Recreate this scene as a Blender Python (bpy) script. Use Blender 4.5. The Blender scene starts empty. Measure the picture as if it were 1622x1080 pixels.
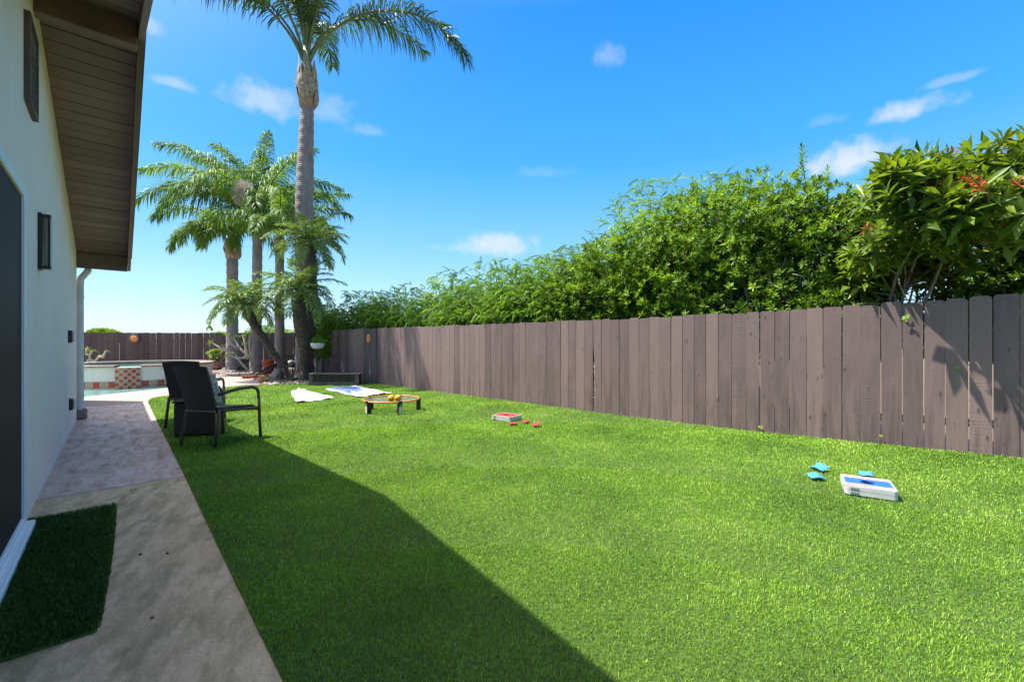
import bpy, math, random
import numpy as np
from mathutils import Vector, Matrix
R = math.radians
rng = np.random.default_rng(11); random.seed(5)
S = bpy.context.scene; COL = S.collection
# ------------------------------------------------------------------ camera, sky, sun
F = 700.0; H = 1.2            # focal length in reference pixels (1622 wide), eye height
cam = bpy.data.cameras.new('camera'); camo = bpy.data.objects.new('camera', cam); COL.objects.link(camo)
cam.sensor_width = 36; cam.lens = F/1622*36; cam.clip_end = 2000; cam.clip_start = .02
camo.location = (0, 0, H); camo.rotation_euler = (R(90), 0, 0); S.camera = camo
SUN = Vector((-.527, .064, 1.0)).normalized()
sl = bpy.data.lights.new('sun', 'SUN'); so = bpy.data.objects.new('sun', sl); COL.objects.link(so)
sl.energy = 4.1; sl.angle = R(.5); sl.color = (1, .955, .88)
so.rotation_euler = SUN.to_track_quat('Z', 'Y').to_euler()
W = bpy.data.worlds.new('World'); S.world = W; W.use_nodes = True
def build_world():
    nt = W.node_tree; N = nt.nodes; L = nt.links; N.clear()
    out = N.new('ShaderNodeOutputWorld'); bg = N.new('ShaderNodeBackground'); L.new(bg.outputs[0], out.inputs[0])
    sky = N.new('ShaderNodeTexSky'); sky.sky_type = 'NISHITA'; sky.sun_disc = False
    sky.sun_elevation = math.asin(SUN.z); sky.sun_rotation = math.atan2(SUN.x, SUN.y)
    sky.air_density = 1.0; sky.dust_density = .6; sky.ozone_density = 2.5
    hs = N.new('ShaderNodeHueSaturation'); hs.inputs['Saturation'].default_value = 1.32; hs.inputs['Value'].default_value = 1.0
    hs.inputs['Hue'].default_value = .497
    L.new(sky.outputs[0], hs.inputs['Color'])
    tc = N.new('ShaderNodeTexCoord')
    # clear-day blue: physical sky blended with a tuned gradient; pale zenith and sun aureole added to brighten shade
    sp = N.new('ShaderNodeSeparateXYZ'); L.new(tc.outputs['Generated'], sp.inputs[0])
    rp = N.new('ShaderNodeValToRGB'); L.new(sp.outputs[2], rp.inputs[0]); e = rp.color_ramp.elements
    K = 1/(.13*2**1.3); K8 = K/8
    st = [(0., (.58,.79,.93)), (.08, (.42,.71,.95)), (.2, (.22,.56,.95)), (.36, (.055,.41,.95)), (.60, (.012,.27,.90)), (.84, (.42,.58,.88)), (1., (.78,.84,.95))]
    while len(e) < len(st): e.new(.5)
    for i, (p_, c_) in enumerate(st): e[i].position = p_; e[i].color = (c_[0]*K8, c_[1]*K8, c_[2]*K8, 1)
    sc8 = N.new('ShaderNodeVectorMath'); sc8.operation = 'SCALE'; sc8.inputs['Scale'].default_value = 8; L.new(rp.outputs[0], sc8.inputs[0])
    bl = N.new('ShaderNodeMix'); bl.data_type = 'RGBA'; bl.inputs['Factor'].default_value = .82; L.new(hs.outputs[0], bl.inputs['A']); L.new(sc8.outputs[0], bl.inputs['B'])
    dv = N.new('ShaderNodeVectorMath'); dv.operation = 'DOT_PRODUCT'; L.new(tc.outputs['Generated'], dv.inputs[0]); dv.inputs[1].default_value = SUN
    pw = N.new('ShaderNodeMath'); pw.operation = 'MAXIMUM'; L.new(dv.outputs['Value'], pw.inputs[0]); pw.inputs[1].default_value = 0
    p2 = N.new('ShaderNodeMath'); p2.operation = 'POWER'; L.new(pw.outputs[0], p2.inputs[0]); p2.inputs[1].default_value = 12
    au = N.new('ShaderNodeVectorMath'); au.operation = 'SCALE'; au.inputs[0].default_value = (15, 13.8, 12); L.new(p2.outputs[0], au.inputs['Scale'])  # wide glow round the sun, added to raise ambient light
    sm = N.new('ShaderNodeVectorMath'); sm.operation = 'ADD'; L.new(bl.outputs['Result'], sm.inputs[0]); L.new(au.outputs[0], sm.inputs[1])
    SKY = sm.outputs[0]
    nz = N.new('ShaderNodeTexNoise'); nz.inputs['Scale'].default_value = 30; nz.inputs['Detail'].default_value = 5
    nz.inputs['Roughness'].default_value = .55
    L.new(tc.outputs['Generated'], nz.inputs['Vector'])
    def mth(op, a, b=None, c=None):
        m = N.new('ShaderNodeMath'); m.operation = op
        for i, v in enumerate((a, b, c)):
            if v is None: continue
            if isinstance(v, (int, float)): m.inputs[i].default_value = v
            else: L.new(v, m.inputs[i])
        return m.outputs[0]
    def dot(v):
        m = N.new('ShaderNodeVectorMath'); m.operation = 'DOT_PRODUCT'; L.new(tc.outputs['Generated'], m.inputs[0]); m.inputs[1].default_value = v
        return m.outputs['Value']
    tot = None
    for (px, py, hw, hh, a) in [(425,158,66,34,.42),(515,172,52,28,.24),(580,205,34,12,.16),(275,131,36,13,.33),(964,88,27,26,.25),(1442,172,60,24,.6),
                                (1345,250,72,36,.72),(790,386,62,24,.6),(735,392,60,8,.25),(1505,126,50,11,.22),(228,34,32,26,.35),(1310,190,30,12,.12),(860,272,50,12,.12)]:
        D = Vector(((px-811)/F, 1, (540-py)/F)).normalized()
        Rt = D.cross(Vector((0,0,1))).normalized(); U = Rt.cross(D)
        k = D.y**1.5/F
        aa = mth('MULTIPLY', dot(Rt), 1/(hw*k)); bb = mth('MULTIPLY', mth('ADD', dot(U), hh*k*.2), 1/(hh*k))
        # flatter underside: points below the centre count more
        bb = mth('MULTIPLY', bb, mth('ADD', 1.0, mth('MULTIPLY', mth('LESS_THAN', bb, 0.0), .5)))
        r = mth('SQRT', mth('ADD', mth('MULTIPLY', aa, aa), mth('MULTIPLY', bb, bb)))
        r = mth('ADD', r, mth('MULTIPLY', mth('SUBTRACT', nz.outputs['Fac'], .5), 1.9))
        mr = N.new('ShaderNodeMapRange'); mr.interpolation_type = 'SMOOTHSTEP'
        L.new(r, mr.inputs['Value']); mr.inputs['From Min'].default_value = 1.25; mr.inputs['From Max'].default_value = .1
        mr.inputs['To Min'].default_value = 0; mr.inputs['To Max'].default_value = a
        m = mth('MULTIPLY', mr.outputs[0], mth('GREATER_THAN', dot(D), 0.0))
        tot = m if tot is None else mth('MAXIMUM', tot, m)
    mx = N.new('ShaderNodeMix'); mx.data_type = 'RGBA'
    L.new(tot, mx.inputs['Factor']); L.new(SKY, mx.inputs['A']); mx.inputs['B'].default_value = (2.75, 2.7, 3.05, 1)
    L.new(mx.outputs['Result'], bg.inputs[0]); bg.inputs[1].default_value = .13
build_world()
V = S.view_settings; V.view_transform = 'Standard'; V.look = 'None'; V.gamma = 1; V.use_curve_mapping = False; V.exposure = 1.48
S.cycles.max_bounces = 8; S.cycles.diffuse_bounces = 4; S.cycles.transparent_max_bounces = 8
# ------------------------------------------------------------------ helpers
def G(px, py, z=0.0):
    y = F*(H-z)/(py-540.0); return Vector(((px-811)/F*y, y, z))
def P(px, py, Y):            # a pixel at a known distance
    return Vector(((px-811)/F*Y, Y, H+(540-py)/F*Y))
def gz(x, y): return .008*min(max(0., x-1.4), 4.)**2
UA = Vector((-.667, .745, 0)).normalized(); UN = Vector((UA.y, -UA.x, 0))
def HP(u, v, z=0.): 
    p = UA*u + UN*v; return Vector((p.x, p.y, z))
def tag(o, label=None, cat=None, group=None, kind=None):
    if label: o['label'] = label
    if cat: o['category'] = cat
    if group: o['group'] = group
    if kind: o['kind'] = kind
    return o
def empty(name, loc, label, cat, group=None, rz=0):
    o = bpy.data.objects.new(name, None); COL.objects.link(o); o.location = loc; o.rotation_euler = (0, 0, rz)
    o.empty_display_size = .1
    return tag(o, label, cat, group)
def rootloc(p):
    l = Vector((0,0,0))
    while p is not None: l += p.location; p = p.parent
    return l
def mesh_obj(name, V_, F_, mat, parent=None, smooth=False, rnd=None, local=False, uv=None):
    """V_ (n,3) array, F_ list of int arrays or list of tuples"""
    me = bpy.data.meshes.new(name); V_ = np.asarray(V_, dtype=np.float32)
    if parent is not None and not local: V_ = V_ - np.array(rootloc(parent), dtype=np.float32)
    if isinstance(F_, list) and len(F_) and not isinstance(F_[0], np.ndarray):
        me.from_pydata(V_.tolist(), [], F_)
    else:
        if isinstance(F_, np.ndarray): F_ = [F_]
        tot = np.concatenate([np.full(len(f), f.shape[1], dtype=np.int32) for f in F_])
        idx = np.concatenate([f.reshape(-1) for f in F_]).astype(np.int32)
        st = np.concatenate([[0], np.cumsum(tot)[:-1]]).astype(np.int32)
        me.vertices.add(len(V_)); me.vertices.foreach_set('co', V_.reshape(-1))
        me.loops.add(len(idx)); me.loops.foreach_set('vertex_index', idx)
        me.polygons.add(len(tot)); me.polygons.foreach_set('loop_start', st)
        me.update(calc_edges=True)
    if smooth: me.polygons.foreach_set('use_smooth', [True]*len(me.polygons))
    if rnd is not None:
        a = me.attributes.new('rnd', 'FLOAT', 'POINT'); a.data.foreach_set('value', np.asarray(rnd, dtype=np.float32))
    if uv is not None:
        l = me.uv_layers.new(name='UVMap'); li = np.empty(len(me.loops), dtype=np.int32); me.loops.foreach_get('vertex_index', li)
        l.data.foreach_set('uv', np.asarray(uv, dtype=np.float32)[li].reshape(-1))
    mats = mat if isinstance(mat, (list, tuple)) else [mat]
    for m in mats: me.materials.append(m)
    me.validate(verbose=False)
    o = bpy.data.objects.new(name, me); COL.objects.link(o)
    if parent is not None: o.parent = parent
    return o
class MB:
    def __init__(s): s.v = []; s.f = []; s.r = []; s.uv = []; s.cur = 0.
    def add(s, vs, fs, uv=None):
        b = len(s.v); s.v += [tuple(v) for v in vs]; s.f += [tuple(b+i for i in f) for f in fs]; s.r += [s.cur]*len(vs)
        s.uv += uv if uv else [(0, 0)]*len(vs)
    def box(s, c, sz, rz=0., rx=0., ry=0., bev=0., M=None):
        hx, hy, hz = sz[0]/2, sz[1]/2, sz[2]/2
        if M is None: M = Matrix.Rotation(rz, 3, 'Z') @ Matrix.Rotation(ry, 3, 'Y') @ Matrix.Rotation(rx, 3, 'X')
        c = Vector(c)
        b = min(bev, hx*.9, hy*.9, hz*.9)
        if b <= 0:
            vs = [c+M@Vector((x, y, z)) for z in (-hz, hz) for y in (-hy, hy) for x in (-hx, hx)]
            s.add(vs, [(0,2,3,1),(4,5,7,6),(0,1,5,4),(2,6,7,3),(0,4,6,2),(1,3,7,5)])
        else:
            vs = []
            for z in (-1, 1):
                for y in (-1, 1):
                    for x in (-1, 1):
                        vs += [(x*hx, y*(hy-b), z*(hz-b)), (x*(hx-b), y*hy, z*(hz-b)), (x*(hx-b), y*(hy-b), z*hz)]
            def i(x, y, z, k): return ((z>0)*4+(y>0)*2+(x>0))*3+k
            fs = []
            for q in (-1, 1):
                fs += [(i(q,-1,-1,0),i(q,1,-1,0),i(q,1,1,0),i(q,-1,1,0)), (i(-1,q,-1,1),i(1,q,-1,1),i(1,q,1,1),i(-1,q,1,1)), (i(-1,-1,q,2),i(1,-1,q,2),i(1,1,q,2),i(-1,1,q,2))]
                for p in (-1, 1):
                    fs += [(i(q,p,-1,0),i(q,p,1,0),i(q,p,1,1),i(q,p,-1,1)), (i(q,-1,p,0),i(q,1,p,0),i(q,1,p,2),i(q,-1,p,2)), (i(-1,q,p,1),i(1,q,p,1),i(1,q,p,2),i(-1,q,p,2))]
                    for t in (-1, 1): fs.append((i(q,p,t,0),i(q,p,t,1),i(q,p,t,2)))
            s.add([c+M@Vector(v) for v in vs], fs)
    def tube(s, pts, rad, n=8, cap=True, flat=1.0, up=None):
        pts = [Vector(p) for p in pts]
        if not hasattr(rad, '__len__'): rad = [rad]*len(pts)
        rings = []; prev = None
        for i, p in enumerate(pts):
            t = (pts[min(i+1, len(pts)-1)]-pts[max(i-1, 0)]).normalized()
            if prev is None:
                a = Vector(up) if up else (Vector((0,0,1)) if abs(t.z) < .9 else Vector((1,0,0)))
                x = t.cross(a).normalized()
            else:
                x = (prev - t*prev.dot(t)).normalized()
            prev = x; y = t.cross(x)
            rings.append([p+(x*math.cos(2*math.pi*k/n)+y*math.sin(2*math.pi*k/n)*flat)*rad[i] for k in range(n)])
        vs = [v for r in rings for v in r]; fs = []
        for i in range(len(pts)-1):
            for k in range(n):
                a = i*n+k; b = i*n+(k+1) % n; fs.append((a, b, b+n, a+n))
        if cap: fs += [tuple(range(n))[::-1], tuple(range((len(pts)-1)*n, len(pts)*n))]
        s.add(vs, fs)
    def lathe(s, c, prof, n=24, sq=None):
        c = Vector(c); vs = []; fs = []
        for (r, z) in prof:
            for k in range(n):
                a = 2*math.pi*k/n; vs.append(c+Vector((r*math.cos(a), r*math.sin(a), z)))
        for i in range(len(prof)-1):
            for k in range(n):
                a = i*n+k; b = i*n+(k+1) % n; fs.append((a, b, b+n, a+n))
        fs += [tuple(range(n))[::-1], tuple(range((len(prof)-1)*n, len(prof)*n))]
        s.add(vs, fs)
    def prism(s, poly, z0, z1):
        n = len(poly); vs = [(p[0], p[1], z0) for p in poly]+[(p[0], p[1], z1) for p in poly]
        s.add(vs, [tuple(range(n))[::-1], tuple(range(n, 2*n))]+[(k, (k+1) % n, (k+1) % n+n, k+n) for k in range(n)])
    def sphere(s, c, r, n=16, m=10, sc=(1,1,1), M=None):
        c = Vector(c); vs = [c+(M@Vector((0,0,-r*sc[2])) if M else Vector((0,0,-r*sc[2])))]; fs = []
        for i in range(1, m):
            a = -math.pi/2+math.pi*i/m
            for k in range(n):
                b = 2*math.pi*k/n; v = Vector((r*sc[0]*math.cos(a)*math.cos(b), r*sc[1]*math.cos(a)*math.sin(b), r*sc[2]*math.sin(a)))
                vs.append(c+(M@v if M else v))
        vs.append(c+(M@Vector((0,0,r*sc[2])) if M else Vector((0,0,r*sc[2]))))
        for k in range(n): fs.append((0, 1+(k+1) % n, 1+k))
        for i in range(m-2):
            for k in range(n):
                a = 1+i*n+k; b = 1+i*n+(k+1) % n; fs.append((a, b, b+n, a+n))
        t = 1+(m-1)*n; o = 1+(m-2)*n
        for k in range(n): fs.append((o+k, o+(k+1) % n, t))
        s.add(vs, fs)
    def build(s, name, mat, parent=None, smooth=False, local=False):
        return mesh_obj(name, np.array(s.v), s.f, mat, parent, smooth, s.r, local, s.uv)
def smooth_by_angle(o, deg=35):
    me = o.data; me.polygons.foreach_set('use_smooth', [True]*len(me.polygons))
    me.set_sharp_from_angle(angle=R(deg))
    return o
# ------------------------------------------------------------------ materials
class NT:
    def __init__(s, name):
        s.m = bpy.data.materials.new(name); s.m.use_nodes = True; s.t = s.m.node_tree; s.N = s.t.nodes; s.L = s.t.links
        s.b = s.N['Principled BSDF']; s.out = s.N['Material Output']
        s.tc = s.N.new('ShaderNodeTexCoord')
    def n(s, t, **k):
        x = s.N.new(t)
        for a, b in k.items(): setattr(x, a, b)
        return x
    def lk(s, a, b): s.L.new(a, b)
    def coord(s, scale=(1,1,1), kind='Object', rot=(0,0,0)):
        mp = s.n('ShaderNodeMapping'); mp.inputs['Scale'].default_value = scale; mp.inputs['Rotation'].default_value = rot
        if kind == 'World': g = s.n('ShaderNodeNewGeometry'); s.lk(g.outputs['Position'], mp.inputs[0])
        else: s.lk(s.tc.outputs[kind], mp.inputs[0])
        return mp.outputs[0]
    def noise(s, vec, sc, det=4, rough=.5, dist=0.):
        x = s.n('ShaderNodeTexNoise'); x.inputs['Scale'].default_value = sc; x.inputs['Detail'].default_value = det
        x.inputs['Roughness'].default_value = rough; x.inputs['Distortion'].default_value = dist; s.lk(vec, x.inputs['Vector']); return x.outputs['Fac']
    def ramp(s, fac, stops, interp='LINEAR'):
        x = s.n('ShaderNodeValToRGB'); x.color_ramp.interpolation = interp; e = x.color_ramp.elements
        while len(e) < len(stops): e.new(.5)
        for i, (p, c) in enumerate(stops):
            e[i].position = p; e[i].color = (c[0], c[1], c[2], 1) if hasattr(c, '__len__') else (c, c, c, 1)
        s.lk(fac, x.inputs[0]); return x.outputs[0]
    def mix(s, fac, a, b, mode='MIX'):
        x = s.n('ShaderNodeMix', data_type='RGBA', blend_type=mode)
        for sock, v in (('Factor', fac), ('A', a), ('B', b)):
            if isinstance(v, (int, float)): x.inputs[sock].default_value = v
            elif isinstance(v, tuple): x.inputs[sock].default_value = (*v[:3], 1)
            else: s.lk(v, x.inputs[sock])
        return x.outputs['Result']
    def math(s, op, a, b=0., c=None):
        x = s.n('ShaderNodeMath', operation=op)
        for i, v in enumerate((a, b, c)):
            if v is None: continue
            if isinstance(v, (int, float)): x.inputs[i].default_value = v
            else: s.lk(v, x.inputs[i])
        return x.outputs[0]
    def attr(s, name='rnd'):
        a = s.n('ShaderNodeAttribute', attribute_name=name); return a.outputs['Fac']
    def col(s, c):
        if isinstance(c, tuple): s.b.inputs['Base Color'].default_value = (*c[:3], 1)
        else: s.lk(c, s.b.inputs['Base Color'])
    def set(s, **k):
        for a, v in k.items():
            i = s.b.inputs[a.replace('_', ' ')]
            if hasattr(v, 'is_linked'): s.lk(v, i)
            else: i.default_value = v
    def bump(s, h, strength=.3, dist=.01):
        x = s.n('ShaderNodeBump'); x.inputs['Strength'].default_value = strength; x.inputs['Distance'].default_value = dist
        s.lk(h, x.inputs['Height']); s.lk(x.outputs[0], s.b.inputs['Normal'])
def mk(name, c, rough=.6, var=.15, sc=6., bump=.15, bsc=60., metal=0., spec=.4, bd=.004):
    t = NT(name); v = t.coord()
    n1 = t.noise(v, sc, 5, .6); lo = tuple(x*(1-var) for x in c); hi = tuple(min(1, x*(1+var)) for x in c)
    t.col(t.ramp(n1, [(.3, lo), (.7, hi)])); t.set(Roughness=rough, Metallic=metal)
    t.b.inputs['Specular IOR Level'].default_value = spec
    if bump: t.bump(t.noise(v, bsc, 3, .6), bump, bd)
    return t.m
def leafmat(name, stops, trans=.35, rough=.45, spec=.28, big=1.2, hv=.25):
    t = NT(name); v = t.coord(kind='World')
    f = t.math('ADD', t.math('MULTIPLY', t.attr(), 1-hv*1.2), t.math('MULTIPLY', t.math('SUBTRACT', t.noise(v, big, 3, .6), .42), hv*4))
    c = t.ramp(f, stops)
    t.col(c); t.set(Roughness=rough); t.b.inputs['Specular IOR Level'].default_value = spec
    tr = t.n('ShaderNodeBsdfTranslucent'); t.lk(t.mix(1., c, (1.35, 1.3, .5), 'MULTIPLY'), tr.inputs['Color'])
    mx = t.n('ShaderNodeMixShader'); mx.inputs[0].default_value = trans
    t.lk(t.b.outputs[0], mx.inputs[1]); t.lk(tr.outputs[0], mx.inputs[2]); t.lk(mx.outputs[0], t.out.inputs[0])
    return t.m
M = {}
def m_stucco():
    t = NT('white_stucco'); v = t.coord(kind='World')
    big = t.noise(v, 1.3, 4, .6); c = t.ramp(big, [(.3, (.91,.76,.65)), (.7, (.96,.82,.71))])
    st = t.noise(t.coord((5, 5, .5), 'World'), 1.2, 5, .7)
    c = t.mix(t.ramp(st, [(.52, 0.), (.75, .16)]), c, (.45,.42,.36))
    t.col(c); t.set(Roughness=.9); t.b.inputs['Specular IOR Level'].default_value = .15
    h = t.math('ADD', t.noise(v, 150, 4, .7), t.math('MULTIPLY', t.noise(v, 38, 3, .6), .9)); t.bump(h, .9, .008)
    return t.m
M['stucco'] = m_stucco()
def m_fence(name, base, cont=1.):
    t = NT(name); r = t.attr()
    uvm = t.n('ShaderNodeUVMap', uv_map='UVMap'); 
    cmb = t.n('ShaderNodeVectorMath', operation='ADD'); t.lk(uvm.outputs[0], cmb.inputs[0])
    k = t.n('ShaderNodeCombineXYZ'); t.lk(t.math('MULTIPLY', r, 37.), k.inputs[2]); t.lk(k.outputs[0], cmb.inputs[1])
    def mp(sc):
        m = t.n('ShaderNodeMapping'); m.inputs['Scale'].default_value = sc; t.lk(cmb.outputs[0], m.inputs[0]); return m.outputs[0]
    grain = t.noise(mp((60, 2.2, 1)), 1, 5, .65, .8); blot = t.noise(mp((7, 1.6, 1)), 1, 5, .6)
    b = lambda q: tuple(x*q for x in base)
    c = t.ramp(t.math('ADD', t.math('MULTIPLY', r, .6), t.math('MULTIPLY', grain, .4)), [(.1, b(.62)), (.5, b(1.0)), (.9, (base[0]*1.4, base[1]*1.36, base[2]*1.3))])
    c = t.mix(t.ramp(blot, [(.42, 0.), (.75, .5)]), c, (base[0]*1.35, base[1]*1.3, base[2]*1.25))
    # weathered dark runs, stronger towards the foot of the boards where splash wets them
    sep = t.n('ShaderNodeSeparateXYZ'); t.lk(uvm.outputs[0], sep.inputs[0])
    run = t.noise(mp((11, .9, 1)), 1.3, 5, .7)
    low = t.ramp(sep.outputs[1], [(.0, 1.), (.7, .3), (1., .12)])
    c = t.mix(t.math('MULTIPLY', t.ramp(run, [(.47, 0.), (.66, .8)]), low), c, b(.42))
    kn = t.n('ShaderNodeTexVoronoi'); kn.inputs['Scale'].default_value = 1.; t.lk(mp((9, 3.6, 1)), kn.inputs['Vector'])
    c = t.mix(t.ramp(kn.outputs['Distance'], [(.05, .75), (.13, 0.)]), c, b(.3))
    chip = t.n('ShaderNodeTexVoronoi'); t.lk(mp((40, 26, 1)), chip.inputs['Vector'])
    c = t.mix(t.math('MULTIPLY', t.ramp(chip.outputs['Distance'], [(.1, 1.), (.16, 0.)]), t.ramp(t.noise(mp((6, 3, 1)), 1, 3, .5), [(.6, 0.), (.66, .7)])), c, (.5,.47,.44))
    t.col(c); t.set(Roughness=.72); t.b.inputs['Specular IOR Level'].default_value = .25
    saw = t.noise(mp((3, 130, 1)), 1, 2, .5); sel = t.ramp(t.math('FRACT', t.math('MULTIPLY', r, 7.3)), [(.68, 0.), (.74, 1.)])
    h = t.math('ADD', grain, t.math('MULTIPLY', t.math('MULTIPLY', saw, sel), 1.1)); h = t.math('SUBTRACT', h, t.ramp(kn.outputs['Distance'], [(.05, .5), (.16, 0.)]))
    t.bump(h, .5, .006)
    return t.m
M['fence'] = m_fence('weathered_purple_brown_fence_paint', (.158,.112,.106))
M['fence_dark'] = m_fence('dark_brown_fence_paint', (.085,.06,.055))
M['rail'] = mk('brown_rail_paint', (.13,.095,.09), .75, .25, 5, .4, 40)
def m_soffit():
    t = NT('brown_soffit_paint'); r = t.attr(); v = t.coord(kind='World')
    g = t.noise(t.coord((3, 3, 3), 'World', (0,0,R(48))), 3., 5, .7)
    c = t.ramp(t.math('ADD', t.math('MULTIPLY', r, .5), t.math('MULTIPLY', g, .5)), [(.2, (.165,.105,.10)), (.8, (.235,.155,.148))])
    kn = t.n('ShaderNodeTexVoronoi'); kn.inputs['Scale'].default_value = 6.; t.lk(v, kn.inputs['Vector'])
    c = t.mix(t.ramp(kn.outputs['Distance'], [(.03, .8), (.09, 0.)]), c, (.05,.03,.025))
    t.col(c); t.set(Roughness=.62); t.bump(t.noise(t.coord((30, 30, 30), 'World'), 1, 4, .6), .2, .004); return t.m
M['soffit'] = m_soffit()
M['trim'] = mk('dark_brown_trim_paint', (.16,.10,.085), .5, .2, 4, .25, 50)
M['rooftile'] = mk('brown_roof_shingle', (.16,.12,.1), .9, .3, 8, .5, 30)
def m_path(name, near):
    t = NT(name); v = t.coord(kind='World')
    st = t.coord((1, 1, 1), 'World', (0, 0, R(42-90+(25 if near else 8))))          # along / across the walk
    mp = t.n('ShaderNodeMapping'); mp.inputs['Scale'].default_value = (4.4, 1.5, 1) if near else (7., 1.8, 1); t.lk(st, mp.inputs[0])
    streak = t.noise(mp.outputs[0], 1.9 if near else 1.4, 6, .7, .15)
    big = t.noise(v, 2.2, 6, .68, .1); fine = t.noise(v, 60, 4, .7); mid = t.noise(v, 9, 5, .7)
    if near:
        c = t.ramp(t.math('ADD', t.math('MULTIPLY', big, .6), t.math('MULTIPLY', mid, .4)), [(.33, (.52,.32,.17)), (.5, (.69,.46,.27)), (.68, (.80,.57,.37))])
        moss = t.math('MULTIPLY', t.ramp(streak, [(.42, 0.), (.62, .75)]), t.ramp(big, [(.34, .35), (.55, 1.)]))
        c = t.mix(moss, c, (.19,.15,.045))
    else:
        c = t.ramp(t.math('ADD', t.math('MULTIPLY', streak, .6), t.math('MULTIPLY', mid, .4)), [(.33, (.40,.235,.175)), (.47, (.57,.37,.30)), (.64, (.74,.54,.46))])
        c = t.mix(t.ramp(big, [(.45, 0.), (.65, .5)]), c, (.46,.24,.15))
        c = t.mix(t.ramp(streak, [(.36, .5), (.42, 0.)]), c, (.16,.12,.1))
    sp = t.n('ShaderNodeTexVoronoi'); sp.inputs['Scale'].default_value = 7.; t.lk(v, sp.inputs['Vector'])
    c = t.mix(t.ramp(sp.outputs['Distance'], [(.02, .8), (.05, 0.)]), c, (.06,.05,.04))
    c = t.mix(t.ramp(fine, [(.35, .3), (.6, 0.)]), c, (.16,.13,.1))
    grit = t.noise(v, 210, 3, .8); c = t.mix(t.ramp(grit, [(.36, .5), (.48, 0.)]), c, (.2,.16,.12)); c = t.mix(t.ramp(grit, [(.56, 0.), (.7, .45)]), c, (.8,.74,.66))
    t.col(c); t.set(Roughness=t.ramp(streak, [(.35, .8), (.7, .42)]) if not near else .85); t.b.inputs['Specular IOR Level'].default_value = .35
    t.bump(t.math('ADD', t.math('MULTIPLY', fine, .4), t.math('ADD', mid, t.math('MULTIPLY', streak, .7))), .5, .007)
    return t.m
M['path_near'] = m_path('mossy_concrete', True); M['path_far'] = m_path('stained_pink_concrete', False)
def m_deck():
    t = NT('pool_deck_concrete'); v = t.coord(kind='World')
    c = t.ramp(t.noise(v, 1.5, 6, .65), [(.35, (.27,.20,.17)), (.65, (.33,.255,.22))]); t.col(c); t.set(Roughness=.85)
    t.bump(t.noise(v, 30, 4, .6), .25, .005); return t.m
M['deck'] = m_deck()
M['soil'] = mk('brown_soil', (.13,.09,.06), .95, .35, 9, .6, 30)
def m_grassbase():
    t = NT('turf_backing'); v = t.coord(kind='World')
    t.col(t.ramp(t.noise(v, 60, 3, .7), [(.35, (.035,.07,.009)), (.65, (.11,.20,.02))])); t.set(Roughness=.95)
    t.bump(t.noise(v, 130, 3, .8), 1., .02); return t.m
M['turf_base'] = m_grassbase()
M['blade'] = leafmat('turf_blade', [(.0, (.045,.095,.010)), (.25, (.10,.225,.02)), (.55, (.27,.47,.035)), (.82, (.48,.62,.12)), (1., (.78,.74,.36))], .3, .5, .3, 1.1, .22)
M['mat_blade'] = leafmat('mat_blade', [(.0, (.025,.055,.008)), (.5, (.055,.12,.016)), (.85, (.11,.17,.03)), (1., (.25,.2,.08))], .25, .5, .25, 2., .2)
M['pitt'] = leafmat('rosette_leaf', [(.0, (.05,.09,.012)), (.35, (.125,.23,.02)), (.7, (.26,.42,.035)), (1., (.50,.55,.09))], .36, .46, .3, 2.6, .4)
M['wisp'] = leafmat('feathery_leaf', [(.0, (.05,.11,.02)), (.4, (.13,.26,.035)), (.75, (.25,.42,.05)), (1., (.50,.50,.07))], .4, .5, .3)
M['bigleaf'] = leafmat('broad_leaf', [(.0, (.035,.07,.008)), (.4, (.10,.17,.014)), (.75, (.22,.30,.03)), (1., (.42,.38,.06))], .4, .42, .3)
M['redleaf'] = leafmat('red_new_leaf', [(.0, (.16,.03,.02)), (.5, (.38,.07,.03)), (1., (.5,.22,.05))], .35, .4, .4)
M['frond'] = leafmat('palm_frond', [(.0, (.045,.10,.015)), (.4, (.10,.20,.025)), (.75, (.20,.33,.04)), (1., (.48,.44,.07))], .36, .5, .25)
M['frond_tall'] = leafmat('tall_palm_frond', [(.0, (.03,.075,.022)), (.4, (.06,.125,.03)), (.75, (.11,.18,.045)), (1., (.26,.24,.06))], .25, .45, .3)
M['frond_pygmy'] = leafmat('pygmy_frond', [(.0, (.06,.12,.02)), (.4, (.13,.22,.045)), (.75, (.24,.34,.08)), (1., (.5,.42,.1))], .34, .42, .35)
M['frond_dead'] = mk('dry_frond', (.42,.30,.14), .9, .3, 8)
M['stem'] = mk('green_stem', (.12,.16,.05), .6, .3, 6)
M['bark'] = mk('grey_bark', (.24,.19,.15), .9, .35, 7, .6, 45, bd=.01)
M['bark_pale'] = mk('pale_branch_bark', (.38,.32,.26), .85, .25, 6, .4, 50)
def m_palmtrunk(name, a, b, ringsc=22.):
    t = NT(name); v = t.coord()
    n = t.noise(t.coord((3, 3, .8)), 3, 5, .65); 
    w = t.n('ShaderNodeTexWave', bands_direction='Z'); w.inputs['Scale'].default_value = ringsc/6.28*2; w.inputs['Distortion'].default_value = 1.4; w.inputs['Detail'].default_value = 3
    t.lk(v, w.inputs['Vector'])
    c = t.ramp(n, [(.3, a), (.7, b)]); c = t.mix(t.ramp(w.outputs['Fac'], [(.05, .55), (.3, 0.)]), c, tuple(x*.35 for x in a))
    t.col(c); t.set(Roughness=.9); t.bump(t.math('ADD', w.outputs['Fac'], t.noise(v, 30, 4, .7)), .5, .02); return t.m
M['ptrunk'] = m_palmtrunk('ringed_palm_trunk', (.20,.165,.145), (.34,.29,.265), 16)
M['pygtrunk'] = mk('knobbly_palm_trunk', (.10,.07,.05), .95, .45, 14, .9, 45, bd=.02)
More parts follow.
